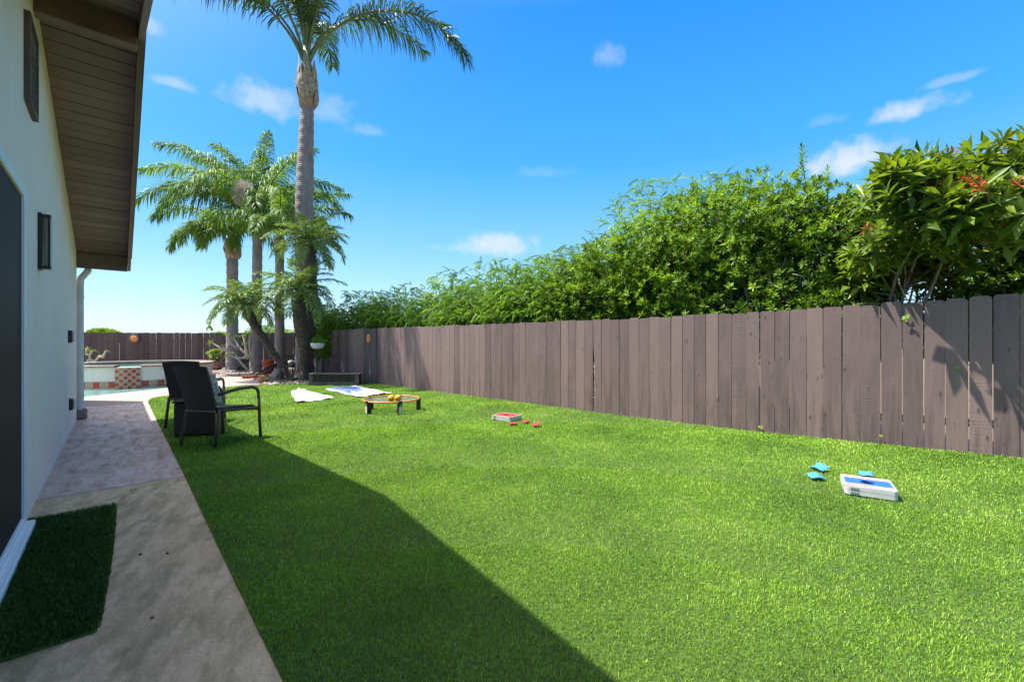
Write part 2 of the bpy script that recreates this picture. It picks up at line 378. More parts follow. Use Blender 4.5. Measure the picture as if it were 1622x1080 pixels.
M['boot'] = mk('palm_boot_fibre', (.30,.24,.15), .8, .4, 9, .5, 25, bd=.01)
M['boot_green'] = mk('palm_crownshaft', (.26,.27,.15), .55, .3, 5, .3, 20)
M['seed'] = mk('pale_dry_flower_stalk', (.62,.54,.44), .9, .25, 9)
def m_wicker():
    t = NT('dark_brown_wicker'); v = t.coord((1, 1, 1))
    a = t.n('ShaderNodeTexWave', bands_direction='Z'); a.inputs['Scale'].default_value = 32; t.lk(v, a.inputs['Vector'])
    b = t.n('ShaderNodeTexWave', bands_direction='X'); b.inputs['Scale'].default_value = 32; t.lk(v, b.inputs['Vector'])
    h = t.math('MULTIPLY', a.outputs['Fac'], b.outputs['Fac'])
    t.col(t.ramp(h, [(.1, (.018,.010,.008)), (.8, (.065,.037,.029))])); t.set(Roughness=.42); t.bump(h, .6, .004); return t.m
M['wicker'] = m_wicker()
M['frame'] = mk('dark_brown_metal_frame', (.07,.043,.034), .38, .2, 10, .05, 50)
M['piping'] = mk('tan_cord', (.32,.24,.18), .8, .2)
def m_pillow():
    t = NT('patterned_cushion_fabric'); v = t.coord((34, 34, 34))
    vo = t.n('ShaderNodeTexVoronoi', feature='DISTANCE_TO_EDGE'); vo.inputs['Scale'].default_value = .55; t.lk(v, vo.inputs['Vector'])
    t.col(t.ramp(vo.outputs['Distance'], [(.05, (.36,.35,.33)), (.1, (.75,.72,.65))])); t.set(Roughness=.95); return t.m
M['pillow'] = m_pillow()
M['white_paint'] = mk('white_paint', (.74,.75,.77), .45, .06, 3, .05, 30)
M['pipe'] = mk('off_white_downspout', (.62,.6,.57), .5, .15, 4, .1, 20)
def m_screen():
    t = NT('dark_screen_door'); v = t.coord(kind='World')
    t.col(t.ramp(t.noise(v, 90, 2, .5), [(.4, (.018,.012,.010)), (.6, (.030,.021,.017))])); t.set(Roughness=.6); t.b.inputs['Specular IOR Level'].default_value=.15; return t.m
M['screen'] = m_screen()
M['bronze'] = mk('dark_bronze_metal', (.045,.035,.028), .35, .25, 12, .05, metal=.6)
M['black'] = mk('black_plastic', (.015,.015,.016), .45, .2, 20, .05)
M['blackmetal'] = mk('black_iron', (.02,.02,.022), .5, .3, 20, .2, metal=.3)
M['frost'] = mk('frosted_lamp_glass', (.45,.42,.36), .3, .1, 10, 0)
M['terracotta'] = mk('terracotta', (.32,.09,.045), .8, .25, 9, .3, 30)
M['orange_pot'] = mk('orange_red_plastic_pot', (.42,.05,.018), .4, .15, 6, .05)
M['rock'] = mk('grey_boulder', (.24,.21,.18), .95, .35, 6, .9, 14, bd=.02)
M['white_bowl'] = mk('white_glazed_bowl', (.7,.7,.69), .4, .06, 6, .05)
M['planter_dark'] = mk('dark_planter_wood', (.04,.028,.026), .7, .35, 7, .5, 30)
M['coping'] = mk('grey_brown_spa_coping', (.24,.18,.15), .7, .3, 7, .3, 25)
M['spa_white'] = mk('pale_spa_plaster', (.5,.5,.46), .8, .08, 5, .2, 40)
M['yellow'] = mk('yellow_rubber_ball', (.66,.30,.006), .5, .08, 12, .05)
M['net'] = mk('grey_net_cord', (.12,.13,.12), .6, .2)
M['rim'] = mk('orange_yellow_rim', (.55,.2,.015), .4, .35, 5.5, .05)
M['pale_plastic'] = mk('pale_sticker', (.6,.58,.42), .5, .15)
M['red_fabric'] = mk('red_bag_fabric', (.30,.03,.025), .85, .15, 15, .3, 120)
M['blue_fabric'] = mk('light_blue_bag_fabric', (.045,.22,.34), .85, .15, 15, .3, 120)
M['white_plastic'] = mk('white_board_plastic', (.5,.5,.48), .4, .1, 6, .05)
M['grey_metal'] = mk('grey_hinge_metal', (.35,.36,.38), .35, .1, metal=.5)
def m_tile(name):
    # talavera tile: red squares and cream squares with green/blue ornament
    t = NT(name); uvn = t.n('ShaderNodeUVMap', uv_map='UVMap')
    ch = t.n('ShaderNodeTexChecker'); ch.inputs['Scale'].default_value = 1.; t.lk(uvn.outputs[0], ch.inputs['Vector'])
    sep = t.n('ShaderNodeSeparateXYZ'); t.lk(uvn.outputs[0], sep.inputs[0])
    fx = t.math('SUBTRACT', t.math('FRACT', sep.outputs[0]), .5); fy = t.math('SUBTRACT', t.math('FRACT', sep.outputs[1]), .5)
    r = t.math('SQRT', t.math('ADD', t.math('MULTIPLY', fx, fx), t.math('MULTIPLY', fy, fy)))
    orn = t.ramp(r, [(.0, (.4,.33,.2)), (.1, (.25,.04,.02)), (.19, (.33,.3,.22)), (.3, (.04,.09,.06)), (.38, (.34,.31,.24)), (.52, (.05,.08,.10))], 'CONSTANT')
    red = t.ramp(t.noise(t.coord(), 9, 3, .5), [(.3, (.19,.014,.01)), (.7, (.30,.026,.016))])
    c = t.mix(ch.outputs['Fac'], red, orn)
    e = t.math('MAXIMUM', t.math('ABSOLUTE', fx), t.math('ABSOLUTE', fy))
    c = t.mix(t.ramp(e, [(.46, 0.), (.475, 1.)]), c, (.3,.27,.24)); t.col(c); t.set(Roughness=.18); return t.m
M['tile'] = m_tile('red_and_patterned_tile')
def m_water():
    t = NT('pool_water'); v = t.coord(kind='World')
    t.col(t.ramp(t.noise(v, 4, 3, .5), [(.4, (.10,.25,.22)), (.6, (.18,.36,.33))])); t.set(Roughness=.04); t.bump(t.noise(v, 7, 3, .5), .25, .03); return t.m
M['water'] = m_water()
def m_towel():
    t = NT('blue_and_white_towel'); u = t.n('ShaderNodeUVMap', uv_map='UVMap')
    sep = t.n('ShaderNodeSeparateXYZ'); t.lk(u.outputs[0], sep.inputs[0])
    nz = t.noise(u.outputs[0], 9, 4, .65)
    e = t.math('ADD', t.math('ADD', sep.outputs[1], .12), t.math('MULTIPLY', t.math('SUBTRACT', nz, .5), .8))
    m = t.math('MULTIPLY', t.ramp(e, [(.44, 0.), (.52, 1.)]), t.ramp(t.math('ABSOLUTE', t.math('SUBTRACT', sep.outputs[0], .47)), [(.33, 1.), (.42, 0.)]))
    m2 = t.ramp(t.noise(u.outputs[0], 22, 3, .6), [(.42, 0.), (.5, 1.)])
    t.col(t.mix(t.math('MULTIPLY', m, t.math('ADD', .75, t.math('MULTIPLY', m2, .25))), (.6,.62,.66), (.02,.07,.34))); t.set(Roughness=.95); t.bump(t.noise(t.coord(), 150, 2, .5), .4, .004); return t.m
M['towel_blue'] = m_towel()
M['towel_white'] = mk('white_towel', (.62,.64,.68), .95, .04, 7, .4, 150)
def m_boardtop(name, stripe, side):
    t = NT(name); u = t.n('ShaderNodeUVMap', uv_map='UVMap'); sep = t.n('ShaderNodeSeparateXYZ'); t.lk(u.outputs[0], sep.inputs[0])
    y = t.math('ABSOLUTE', t.math('SUBTRACT', sep.outputs[1], .5))
    mp = t.n('ShaderNodeMapping'); mp.inputs['Scale'].default_value = (13, 26, 1); t.lk(u.outputs[0], mp.inputs[0])
    worn = t.ramp(t.noise(mp.outputs[0], 1, 5, .7, 1.), [(.45 if stripe[2] > .1 else .62, side), (.56 if stripe[2] > .1 else .75, (.5,.47,.45))])
    c = t.mix(t.ramp(y, [(.255, 0.), (.265, 1.)]), stripe, worn)
    e = t.math('MAXIMUM', y, t.math('ABSOLUTE', t.math('SUBTRACT', sep.outputs[0], .5)))
    c = t.mix(t.ramp(e, [(.475, 0.), (.48, 1.)]), c, (.48,.47,.45))
    t.col(c); t.set(Roughness=.4); return t.m
M['board_blue'] = m_boardtop('blue_board_face', (.02,.115,.36), (.45,.09,.09)); M['board_red'] = m_boardtop('red_board_face', (.27,.028,.03), (.36,.07,.07))
def m_tala():
    t = NT('painted_ceramic'); v = t.coord()
    vo = t.n('ShaderNodeTexVoronoi'); vo.inputs['Scale'].default_value = 9; t.lk(v, vo.inputs['Vector'])
    c = t.ramp(vo.outputs['Distance'], [(.0, (.65,.45,.08)), (.18, (.5,.05,.03)), (.42, (.38,.04,.03)), (.5, (.05,.09,.2)), (.62, (.3,.25,.12))], 'CONSTANT')
    t.col(c); t.set(Roughness=.25); return t.m
M['tala'] = m_tala()
def m_pebble():
    t = NT('river_pebbles'); r = t.attr()
    t.col(t.ramp(r, [(0., (.10,.07,.055)), (.35, (.21,.16,.115)), (.7, (.30,.24,.18)), (1., (.42,.37,.32))])); t.set(Roughness=.8); return t.m
M['pebble'] = m_pebble()
M['mosaic'] = M['tala']
M['plaque'] = mk('orange_ceramic', (.72,.24,.04), .35, .3, 20, .3, 60)
M['plaque_dark'] = mk('dark_teal_ceramic', (.10,.12,.11), .4, .4, 40, .3, 60)
M['dryleaf'] = mk('dry_leaf', (.09,.05,.03), .9, .3)
M['cream'] = mk('cream_cushion', (.45,.42,.33), .9, .1)
M['sky_strap'] = mk('black_strap', (.035,.037,.042), .4, .2)
# ------------------------------------------------------------------ ground
C_F = 6400.0
def FP(px, off=0., z=0.):       # point of the right fence line seen at pixel column px, off metres beyond it
    y = C_F/(px-81.0); x = (px-811)/F*y; return Vector((x+.692*off, y+.722*off, z))
FD = Vector((-.722, .692, 0)).normalized(); FN = Vector((-.692, -.722, 0)).normalized()  # along (away), towards the yard
def sheet(name, poly, z, mat, hf=None, thick=0.):
    b = MB(); n = len(poly)
    if thick: b.prism(poly, z-thick, z)
    else: b.add([(p[0], p[1], z) for p in poly], [tuple(range(n))])
    return b.build(name, mat)
o = sheet('ground', [(-500,-500),(500,-500),(500,700),(-500,700)], -.16, M['soil']); tag(o, kind='structure')
def inpoly(P_, poly):
    x, y = P_[:, 0], P_[:, 1]; ins = np.zeros(len(x), bool); n = len(poly); j = n-1
    for i in range(n):
        xi, yi = poly[i][0], poly[i][1]; xj, yj = poly[j][0], poly[j][1]
        c = ((yi > y) != (yj > y)) & (x < (xj-xi)*(y-yi)/(yj-yi+1e-12)+xi); ins ^= c; j = i
    return ins
lawn_poly = [HP(-3, .438), HP(2, .438), HP(3.5, .444), HP(5, .452), HP(8.5, .452), HP(11.0, .456), G(236,634), G(240,631), G(248,629), G(262,627), G(300,621), G(356,613.5), G(390,609.6),
             Vector((-7.0,11.9,0)), Vector((-6.5,12.0,0)), Vector((-6.0,12.35,0)), Vector((-5.6,12.4,0)), Vector((-4.9,12.4,0)), Vector((-4.05,12.45,0)), FP(596, -.02), FP(811, .0), FP(1240, 0.), FP(1622, 0.), FP(2600, 0.), Vector((9, -3, 0))]
def lawn_sheet():
    n = 5; b = MB()
    # grid of cells clipped by centre would be ragged: triangulate a fan of long strips along X instead
    import bmesh
    from mathutils.geometry import tessellate_polygon
    bm = bmesh.new(); vs = [bm.verts.new((p.x, p.y, 0)) for p in lawn_poly]; f = bm.faces.new(vs)
    bmesh.ops.triangulate(bm, faces=[f])
    for x in np.arange(1.6, 7.6, .4):
        bmesh.ops.bisect_plane(bm, geom=bm.verts[:]+bm.edges[:]+bm.faces[:], plane_co=(float(x), 0, 0), plane_no=(1, 0, 0))
    for v in bm.verts: v.co.z = .004+gz(v.co.x, v.co.y)
    me = bpy.data.meshes.new('turf_base'); bm.to_mesh(me); bm.free(); me.materials.append(M['turf_base'])
    o = bpy.data.objects.new('turf_base', me); COL.objects.link(o); tag(o, kind='structure')
lawn_sheet()
# concrete walk beside the house
def walk():
    js = [(-3, 4.87, 'path_near'), (4.885, 6.17, 'path_far'), (6.18, 7.5, 'path_far'), (7.51, 9.2, 'path_far'), (9.21, 11.2, 'path_far')]
    for u0, u1, m in js:
        b = MB(); n = 60 if m == 'path_near' else 14
        e1 = [HP(u0+(u1-u0)*k/n, .462) for k in range(n+1)]
        if m == 'path_near': e1 = [p+UN*(-.006+.006*math.sin(i_*.9)*math.sin(i_*.37+1)+random.uniform(-.004, .003)) for i_, p in enumerate(e1)]
        poly = [HP(u0, -.5), *e1, HP(u1, -.5)]
        b.prism([(p.x, p.y) for p in poly][::-1], -.1, 0)
        tag(b.build('path', M[m]), kind='structure')
walk()
pool = [(-9.3,9.2),(-9.1,10.0),(-8.95,10.6),(-8.8,11.3),(-8.8,11.9),(-9.3,12.6),(-11,13.4),(-16,13.4),(-16,9.6),(-12,9.3)]
def deck():
    # the deck runs round the pool: one polygon with a slit
    outer = [HP(11.205,-.5), HP(11.205,.46), G(236,634), G(240,631), G(248,629), G(262,627), G(300,621), G(356,613.5), G(390,609.6), Vector((-6.95,12.15,0)), Vector((-7.3,12.9,0)),
             G(392,597), G(335,592), G(331,588), Vector((-12.6,18.3,0)), Vector((-22,18.3,0)), Vector((-22,8.,0)), HP(12.2,-5)]
    ob = [(p.x, p.y) for p in outer]
    pl = pool[::-1]
    import bmesh
    bm = bmesh.new()
    vo = [bm.verts.new((x, y, 0)) for x, y in ob]; vp = [bm.verts.new((x, y, 0)) for x, y in pool]
    es = [bm.edges.new((vo[i], vo[(i+1) % len(vo)])) for i in range(len(vo))]+[bm.edges.new((vp[i], vp[(i+1) % len(vp)])) for i in range(len(vp))]
    bmesh.ops.triangle_fill(bm, edges=es, use_beauty=True)
    for f in bm.faces:
        if f.normal.z < 0: f.normal_flip()
    r = bmesh.ops.extrude_face_region(bm, geom=bm.faces[:])
    for g in r['geom']:
        if isinstance(g, bmesh.types.BMVert): g.co.z -= .12
    bmesh.ops.recalc_face_normals(bm, faces=bm.faces[:])
    me = bpy.data.meshes.new('pool_deck'); bm.to_mesh(me); bm.free(); me.materials.append(M['deck'])
    o = bpy.data.objects.new('pool_deck', me); COL.objects.link(o); tag(o, kind='structure')
deck()
tag(sheet('pool_water', [(-8.9,9.0),(-8.6,12.2),(-9.4,12.9),(-11,13.6),(-16.2,13.6),(-16.2,9.0)], -.03, M['water']), kind='structure')
# gravel bed under the palms
bed = [Vector((-12.55,19.4,0)), Vector((-13.1,18.6,0)), G(331,587), G(335,592), G(392,597.5), Vector((-7.3,12.9,0)), Vector((-6.95,12.1,0)), Vector((-6.5,12.02,0)), Vector((-6.0,12.35,0)), Vector((-5.2,12.4,0)), Vector((-4.6,12.7,0)), Vector((-9.3,19.4,0))]
tag(sheet('gravel_bed', [(p.x, p.y) for p in bed], -.02, M['soil']), kind='structure')
def ico():
    t = (1+5**.5)/2
    v = np.array([(-1,t,0),(1,t,0),(-1,-t,0),(1,-t,0),(0,-1,t),(0,1,t),(0,-1,-t),(0,1,-t),(t,0,-1),(t,0,1),(-t,0,-1),(-t,0,1)], float)
    v /= np.linalg.norm(v[0])
    f = np.array([(0,11,5),(0,5,1),(0,1,7),(0,7,10),(0,10,11),(1,5,9),(5,11,4),(11,10,2),(10,7,6),(7,1,8),(3,9,4),(3,4,2),(3,2,6),(3,6,8),(3,8,9),(4,9,5),(2,4,11),(6,2,10),(8,6,7),(9,8,1)])
    return v, f
def rotz(a):
    c, s = np.cos(a), np.sin(a); z = np.zeros_like(a); o = np.ones_like(a)
    return np.stack([np.stack([c, -s, z], -1), np.stack([s, c, z], -1), np.stack([z, z, o], -1)], -2)
def frames(ax, spin):
    """rotation matrices whose local z is ax, spun by spin"""
    ax = ax/np.linalg.norm(ax, axis=1, keepdims=True)
    ref = np.where(np.abs(ax[:, 2:3]) < .95, np.array([[0, 0, 1.]]), np.array([[1., 0, 0]]))
    x = np.cross(ref, ax); x /= np.linalg.norm(x, axis=1, keepdims=True); y = np.cross(ax, x)
    Rm = np.stack([x, y, ax], -1); return Rm @ rotz(spin)
def inst(T, TF, Rm, pos, sc):
    """replicate template T (n,3) with faces TF; sc (N,) or (N,3)"""
    N_ = len(pos); n = len(T)
    sc = np.asarray(sc); sc = sc[:, None, None] if sc.ndim == 1 else sc[:, None, :]
    Vv = np.einsum('nij,nkj->nki', Rm, T[None]*sc)+pos[:, None, :]
    Ff = (TF[None]+(np.arange(N_)*n)[:, None, None]).reshape(-1, TF.shape[1])
    return Vv.reshape(-1, 3), Ff
def pebbles():
    A = np.array([(p.x, p.y) for p in bed]); lo = A.min(0); hi = A.max(0)
    Q = rng.uniform(lo, hi, (16000, 2)); Q = Q[inpoly(Q, bed)][:6000]
    N_ = len(Q); v, f = ico(); s = rng.uniform(.022, .065, N_)
    sc = np.stack([s*rng.uniform(.9, 1.4, N_), s, s*rng.uniform(.45, .75, N_)], -1)
    Vv, Ff = inst(v, f, rotz(rng.uniform(0, 6.3, N_)), np.c_[Q, rng.uniform(-.015, .025, N_)], sc)
    o = mesh_obj('river_stones', Vv, Ff, M['pebble'], None, True, np.repeat(rng.uniform(0, 1, N_), 12)); tag(o, 'loose rounded tan river stones around the palm bases', 'gravel', kind='stuff')
pebbles()
def blades(name, pos, h, w, mat, rnd, nap=(0, 0), label=None, lean=.95):
    N_ = len(pos); a = rng.uniform(0, 2*np.pi, N_)
    side = np.stack([np.cos(a), np.sin(a), np.zeros(N_)], -1)*(w/2)[:, None]
    la = rng.uniform(0, 2*np.pi, N_); lm = rng.uniform(.05, 1, N_)*lean
    ld = np.stack([np.cos(la)*lm+nap[0], np.sin(la)*lm+nap[1], np.zeros(N_)], -1)
    up = np.array([[0, 0, 1.]])
    m = pos+(up*.62+ld*.32)*h[:, None]; t = pos+(up*.92+ld*1.05)*h[:, None]
    Vv = np.stack([pos-side, pos+side, m+side*.8, m-side*.8, t], 1).reshape(-1, 3)
    b = np.arange(N_)[:, None]*5
    o = mesh_obj(name, Vv, [b+np.array([[0, 1, 2, 3]]), b+np.array([[3, 2, 4]])], mat, None, False, np.repeat(rnd, 5))
    tag(o, label, 'grass', kind='stuff')
def lawn():
    pts = []
    for d0, d1, den in ((0.5, 2.6, 30000), (2.6, 4.2, 17000), (4.2, 6.5, 8000), (6.5, 9.5, 3200), (9.5, 16, 1700)):
        th = R(63); A = th*(d1*d1-d0*d0); n = int(A*den)
        r = np.sqrt(rng.uniform(d0*d0, d1*d1, n)); a = rng.uniform(-th, th, n)
        Q = np.stack([r*np.sin(a), r*np.cos(a)], -1); Q = Q[inpoly(Q, lawn_poly)]; pts.append(Q)
    Q = np.concatenate(pts); d = np.hypot(Q[:, 0], Q[:, 1])
    z = .004+.008*np.clip(Q[:, 0]-1.4, 0, 4)**2
    h = rng.uniform(.008, .021, len(Q))*np.interp(d, [2, 6], [.85, 1.25]); w = np.interp(d, [1, 4, 8, 14], [.0017, .0033, .0070, .012])*rng.uniform(.7, 1.3, len(Q))
    k = np.sin(Q[:, 0]*9+np.sin(Q[:, 1]*7)*2)*np.cos(Q[:, 1]*8+np.sin(Q[:, 0]*6)); h *= 1+.1*k
    rn = rng.beta(2.2, 2.2, len(Q)); rn = np.where(rng.uniform(0, 1, len(Q)) < .06, rng.uniform(.85, 1, len(Q)), rn*.85)
    print('blades', len(Q))
    blades('lawn_grass', np.c_[Q, z], h, w, M['blade'], rn, (.05, -.04), 'bright green synthetic turf lawn between the walk and the fence')
lawn()
def mat_turf():
    n = 24000; u = rng.uniform(2.5, 4.3, n); v = rng.uniform(-.44, -.0, n)-.05*((4.3-u)/1.8)**2
    Q = np.outer(u, np.array(UA))+np.outer(v, np.array(UN)); Q[:, 2] = .012
    root = empty('turf_mat', HP(3, -.2, 0), 'dark green artificial turf door mat on the concrete walk by the screen door', 'door mat')
    b = MB(); A = [HP(2.5, -.44), HP(2.5, -.06), HP(3.2, -.025), HP(4.3, -.005), HP(4.3, -.44)]
    b.prism([(p.x, p.y) for p in A], .002, .012); b.build('backing', M['turf_base'], root)
    N_ = n; h = rng.uniform(.018, .038, n); w = rng.uniform(.003, .0055, n)
    a = rng.uniform(0, 6.28, n); side = np.stack([np.cos(a), np.sin(a), np.zeros(n)], -1)*(w/2)[:, None]
    la = rng.uniform(0, 6.28, n); lm = rng.uniform(.1, .9, n); ld = np.stack([np.cos(la)*lm, np.sin(la)*lm, np.zeros(n)], -1); up = np.array([[0, 0, 1.]])
    m = Q+(up*.6+ld*.3)*h[:, None]; t = Q+(up*.85+ld)*h[:, None]
    Vv = np.stack([Q-side, Q+side, m+side*.8, m-side*.8, t], 1).reshape(-1, 3); bb = np.arange(n)[:, None]*5
    rn = rng.uniform(0, .9, n)
    o = mesh_obj('turf_pile', Vv, [bb+np.array([[0, 1, 2, 3]]), bb+np.array([[3, 2, 4]])], M['mat_blade'], root, False, np.repeat(rn, 5)); o['kind'] = 'stuff'
mat_turf()
def debris():
    n = 46; b = MB()
    for i in range(n):
        u = random.uniform(2.2, 9.5); p = HP(u, random.uniform(-.4, .44), .006); a = random.uniform(0, 3.1); s = random.uniform(.006, .013)
        b.sphere(p, s, 6, 4, (1, .5, .35), Matrix.Rotation(a, 3, 'Z'))
    for i in range(40):
        x, y = random.uniform(-2.5, 4.2), random.uniform(1.7, 6.5)
        if x < 1.5-.9*y*.55+1.2 and y < 4: continue
        b.sphere(Vector((x, y, .022+gz(x, y))), random.uniform(.005, .011), 6, 4, (1, .55, .3), Matrix.Rotation(random.uniform(0, 3), 3, 'Z'))
    tag(b.build('leaf_litter', M['dryleaf']), 'small bits of dry leaf scattered on the walk and lawn', 'leaf litter', kind='stuff')
debris()
# ------------------------------------------------------------------ house
RU = 4.75; SL = .27; UE = 9.42; VW = -.45; VO = .16
def zs(u): return 2.54+SL*(UE-max(u, 2*RU-u))        # underside of the boards
def house():
    root = empty('house', HP(UE, VW, 0), 'white stucco house with brown gable eave along the left edge', 'house')
    # gable wall with the door opening filled by the door part; a slab 0.2 thick
    b = MB(); th = .2; ub = 2*RU-UE
    def slab(us, z0f, z1f):
        vs = []; 
        for v in (VW, VW-th):
            for (u, z) in us: vs.append(HP(u, v, z))
        n = len(us); b.add(vs, [tuple(range(n)), tuple(range(2*n-1, n-1, -1))]+[(k+n, (k+1) % n+n, (k+1) % n, k) for k in range(n)])
    slab([(ub, -.1), (1.55, -.1), (1.55, zs(1.55)+.02), (ub, zs(ub)+.02)], 0, 0)
    slab([(1.55, 2.14), (4.15, 2.14), (4.15, zs(4.15)+.02), (1.55, zs(1.55)+.02)], 0, 0)
    slab([(4.15, -.1), (UE, -.1), (UE, zs(UE)+.02), (RU, zs(RU)+.02), (4.15, zs(4.15)+.02)], 0, 0)
    b.build('wall', M['stucco'], root)
    # other walls
    b = MB()
    def wallseg(u0, v0, u1, v1, z1):
        p = HP((u0+u1)/2, (v0+v1)/2, z1/2-.05); du = abs(u1-u0); dv = abs(v1-v0)
        Mx = Matrix((UA, UN, (0, 0, 1))).transposed()
        b.box(p, (max(du, .2), max(dv, .2), z1+.1), M=Mx)
    wallseg(UE-.1, VW-.205, UE-.1, -7.8, 2.5)
    wallseg(ub+.1, VW-.205, ub+.1, -7.8, 2.5)
    b.build('side_wall', M['stucco'], root)
    b = MB(); Mx = Matrix((UA, UN, (0, 0, 1))).transposed()
    b.box(HP((UE+.01+12.86)/2, (-.82-7.8)/2, 1.68), (12.86-UE-.02, 6.98, 3.36), M=Mx); b.build('rear_wing', M['stucco'], root)
    b = MB(); b.box(HP((UE+12.9)/2, (-.82-7.8)/2, 3.4), (12.9-UE-.1, 7.0, .08), M=Mx); b.build('rear_wing_roof', M['rooftile'], root)
    # soffit boards, running from the wall out to the rake
    b = MB(); u = ub-.0
    us = list(np.arange(ub, RU-.06, .142))+[RU-.06]+[RU+.06]+list(np.arange(RU+.2, UE, .142))+[UE]
    for a, c in zip(us[:-1], us[1:]):
        if abs((a+c)/2-RU) < .03: continue
        b.cur = random.random(); g = .005
        a2, c2 = a+g, c-g; dz = random.uniform(-.003, .003)
        v0, v1 = VW-.02, VO-.03
        vs = [HP(a2, v0, zs(a2)+dz), HP(c2, v0, zs(c2)+dz), HP(c2, v1, zs(c2)+dz), HP(a2, v1, zs(a2)+dz)]
        vs2 = [p+Vector((0, 0, .022)) for p in vs]
        # small chamfer groove: inner lower lip
        b.add(vs+vs2, [(0,1,2,3),(7,6,5,4),(0,4,5,1),(1,5,6,2),(2,6,7,3),(3,7,4,0)])
    b.build('soffit', M['soffit'], root)
    # roof deck above the boards
    for s in (0, 1):
        b = MB(); e = UE+.12 if s == 0 else ub-.12; r_ = RU
        vs = [HP(q, v, zs(q if abs(q-RU) < abs(UE-RU) else (UE if s == 0 else ub))-(SL*.12 if q == e else 0)+.03+t) for t in (0, .07) for (q, v) in ((e, VO+.03), (r_, VO+.03), (r_, -8), (e, -8))]
        b.add(vs, [(0,1,2,3),(7,6,5,4),(0,4,5,1),(1,5,6,2),(2,6,7,3),(3,7,4,0)]); b.build('roof', M['rooftile'], root)
    # rake boards
    for s in (0, 1):
        b = MB(); e = UE+.02 if s == 0 else ub-.02
        ze = zs(UE)-.0
        vs = []
        for v in (VO-.028, VO+.012):
            vs += [HP(e, v, ze-.215), HP(RU, v, zs(RU)-.13), HP(RU, v, zs(RU)+.027), HP(e, v, ze+.024)]
        b.add(vs, [(0,1,2,3),(7,6,5,4),(0,4,5,1),(1,5,6,2),(2,6,7,3),(3,7,4,0)]); b.build('rake_board', M['trim'], root)
    # eave fascia at the far corner and the ridge beam
    b = MB(); b.box(HP(UE-.03, (VW+VO-.03)/2+.0, zs(UE)-.115), (.045, VO-.03-VW, .23), M=Mx)
    b.box(HP(UE+.07, (VO-8)/2, zs(UE)-.05), (.09, 8+VO, .12), M=Mx); b.build('eave_fascia', M['trim'], root)
    b = MB(); b.box(HP(RU, (VW+VO-.032)/2-.05, zs(RU)-.09), (.11, VO-VW-.032+.1, .24), M=Mx, bev=.006); b.build('ridge_beam', M['trim'], root)
    # door with white frame
    dr = MB(); dr.box(HP(2.85, VW-.002, 1.08), (2.5, .02, 2.04), M=Mx); d = dr.build('screen_door', M['screen'], root)
    fr = MB()
    for (uc, zc, su, sz) in ((4.125, 1.1, .05, 2.14), (1.58, 1.1, .07, 2.14), (2.85, 2.135, 2.47, .07), (2.85, .06, 2.47, .07)):
        fr.box(HP(uc, VW-.02, zc), (su, .09, sz), M=Mx, bev=.006)
    fr.box(HP(2.85, VW+.04, .035), (2.6, .05, .05), M=Mx, bev=.006)
    fr.build('door_frame', M['white_paint'], d)
    # louvred gable vent
    v = MB()
    for (uc, zc, su, sz) in ((4.28, 3.07, .03, .58), (4.66, 3.07, .03, .58), (4.47, 3.35, .35, .03), (4.47, 2.79, .35, .03)):
        v.box(HP(uc, VW+.012, zc), (su, .04, sz), M=Mx)
    vf = v.build('gable_vent', M['rail'], root)
    v = MB()
    for k in range(9):
        z = 2.83+k*.058
        p = HP(4.47, VW+.004, z); ax = Matrix((UA, UN, (0, 0, 1))).transposed() @ Matrix.Rotation(R(-40), 3, 'X')
        v.box(p, (.345, .05, .012), M=ax)
    v.build('louvre', M['rail'], vf)
    v = MB(); v.box(HP(4.47, VW+.0015, 3.07), (.345, .003, .53), M=Mx); v.build('vent_backing', M['black'], vf)
    # wall sconce
    s = MB(); s.box(HP(5.0, VW+.012, 1.97), (.11, .024, .44), M=Mx, bev=.006)
    s.box(HP(5.0, VW+.045, 2.17), (.08, .05, .02), M=Mx); s.box(HP(5.0, VW+.045, 1.77), (.08, .05, .02), M=Mx)
    s.box(HP(5.038, VW+.06, 1.97), (.014, .014, .42), M=Mx); s.box(HP(4.962, VW+.06, 1.97), (.014, .014, .42), M=Mx)
    sc_ = s.build('wall_lamp', M['bronze'], root)
    s = MB(); s.tube([HP(5.0, VW+.05, 1.78), HP(5.0, VW+.05, 2.16)], .024, 12); s.build('lamp_glass', M['frost'], sc_)
    # electric boxes
    for (u_, z_, w_) in ((7.85, 1.255, .13), (8.0, .39, .12)):
        s = MB(); s.box(HP(u_, VW+.018, z_), (w_, .036, w_*1.2), M=Mx, bev=.004); bx = s.build('outlet_box', M['bronze'], root)
        s = MB(); s.box(HP(u_, VW+.05, z_), (w_*.86, .028, w_*1.05), M=Mx, bev=.01); s.build('box_cover', M['pipe'], bx)
    # downspout round the far corner
    s = MB(); x = UE+.055
    s.tube([HP(x+.02, VW+.13, 2.36), HP(x+.01, VW+.12, 2.28), HP(x, VW+.045, 2.16), HP(x, VW+.035, 2.05), HP(x, VW+.035, .22), HP(x, VW+.035, .12), HP(x+.0, VW+.05, .04)], .044, 12)
    d = smooth_by_angle(s.build('downspout', M['pipe'], root))
    s = MB()
    for z in (1.85, .33): s = MB(); s.tube([HP(x, VW+.035, z), HP(x, VW+.035, z+.04)], .05, 12); s.build('pipe_strap', M['pipe'], d)
    s = MB(); s.box(HP(x+.02, VW+.05, .08), (.13, .13, .17), M=Mx, bev=.02); s.build('drain_block', M['coping'], d)
house()
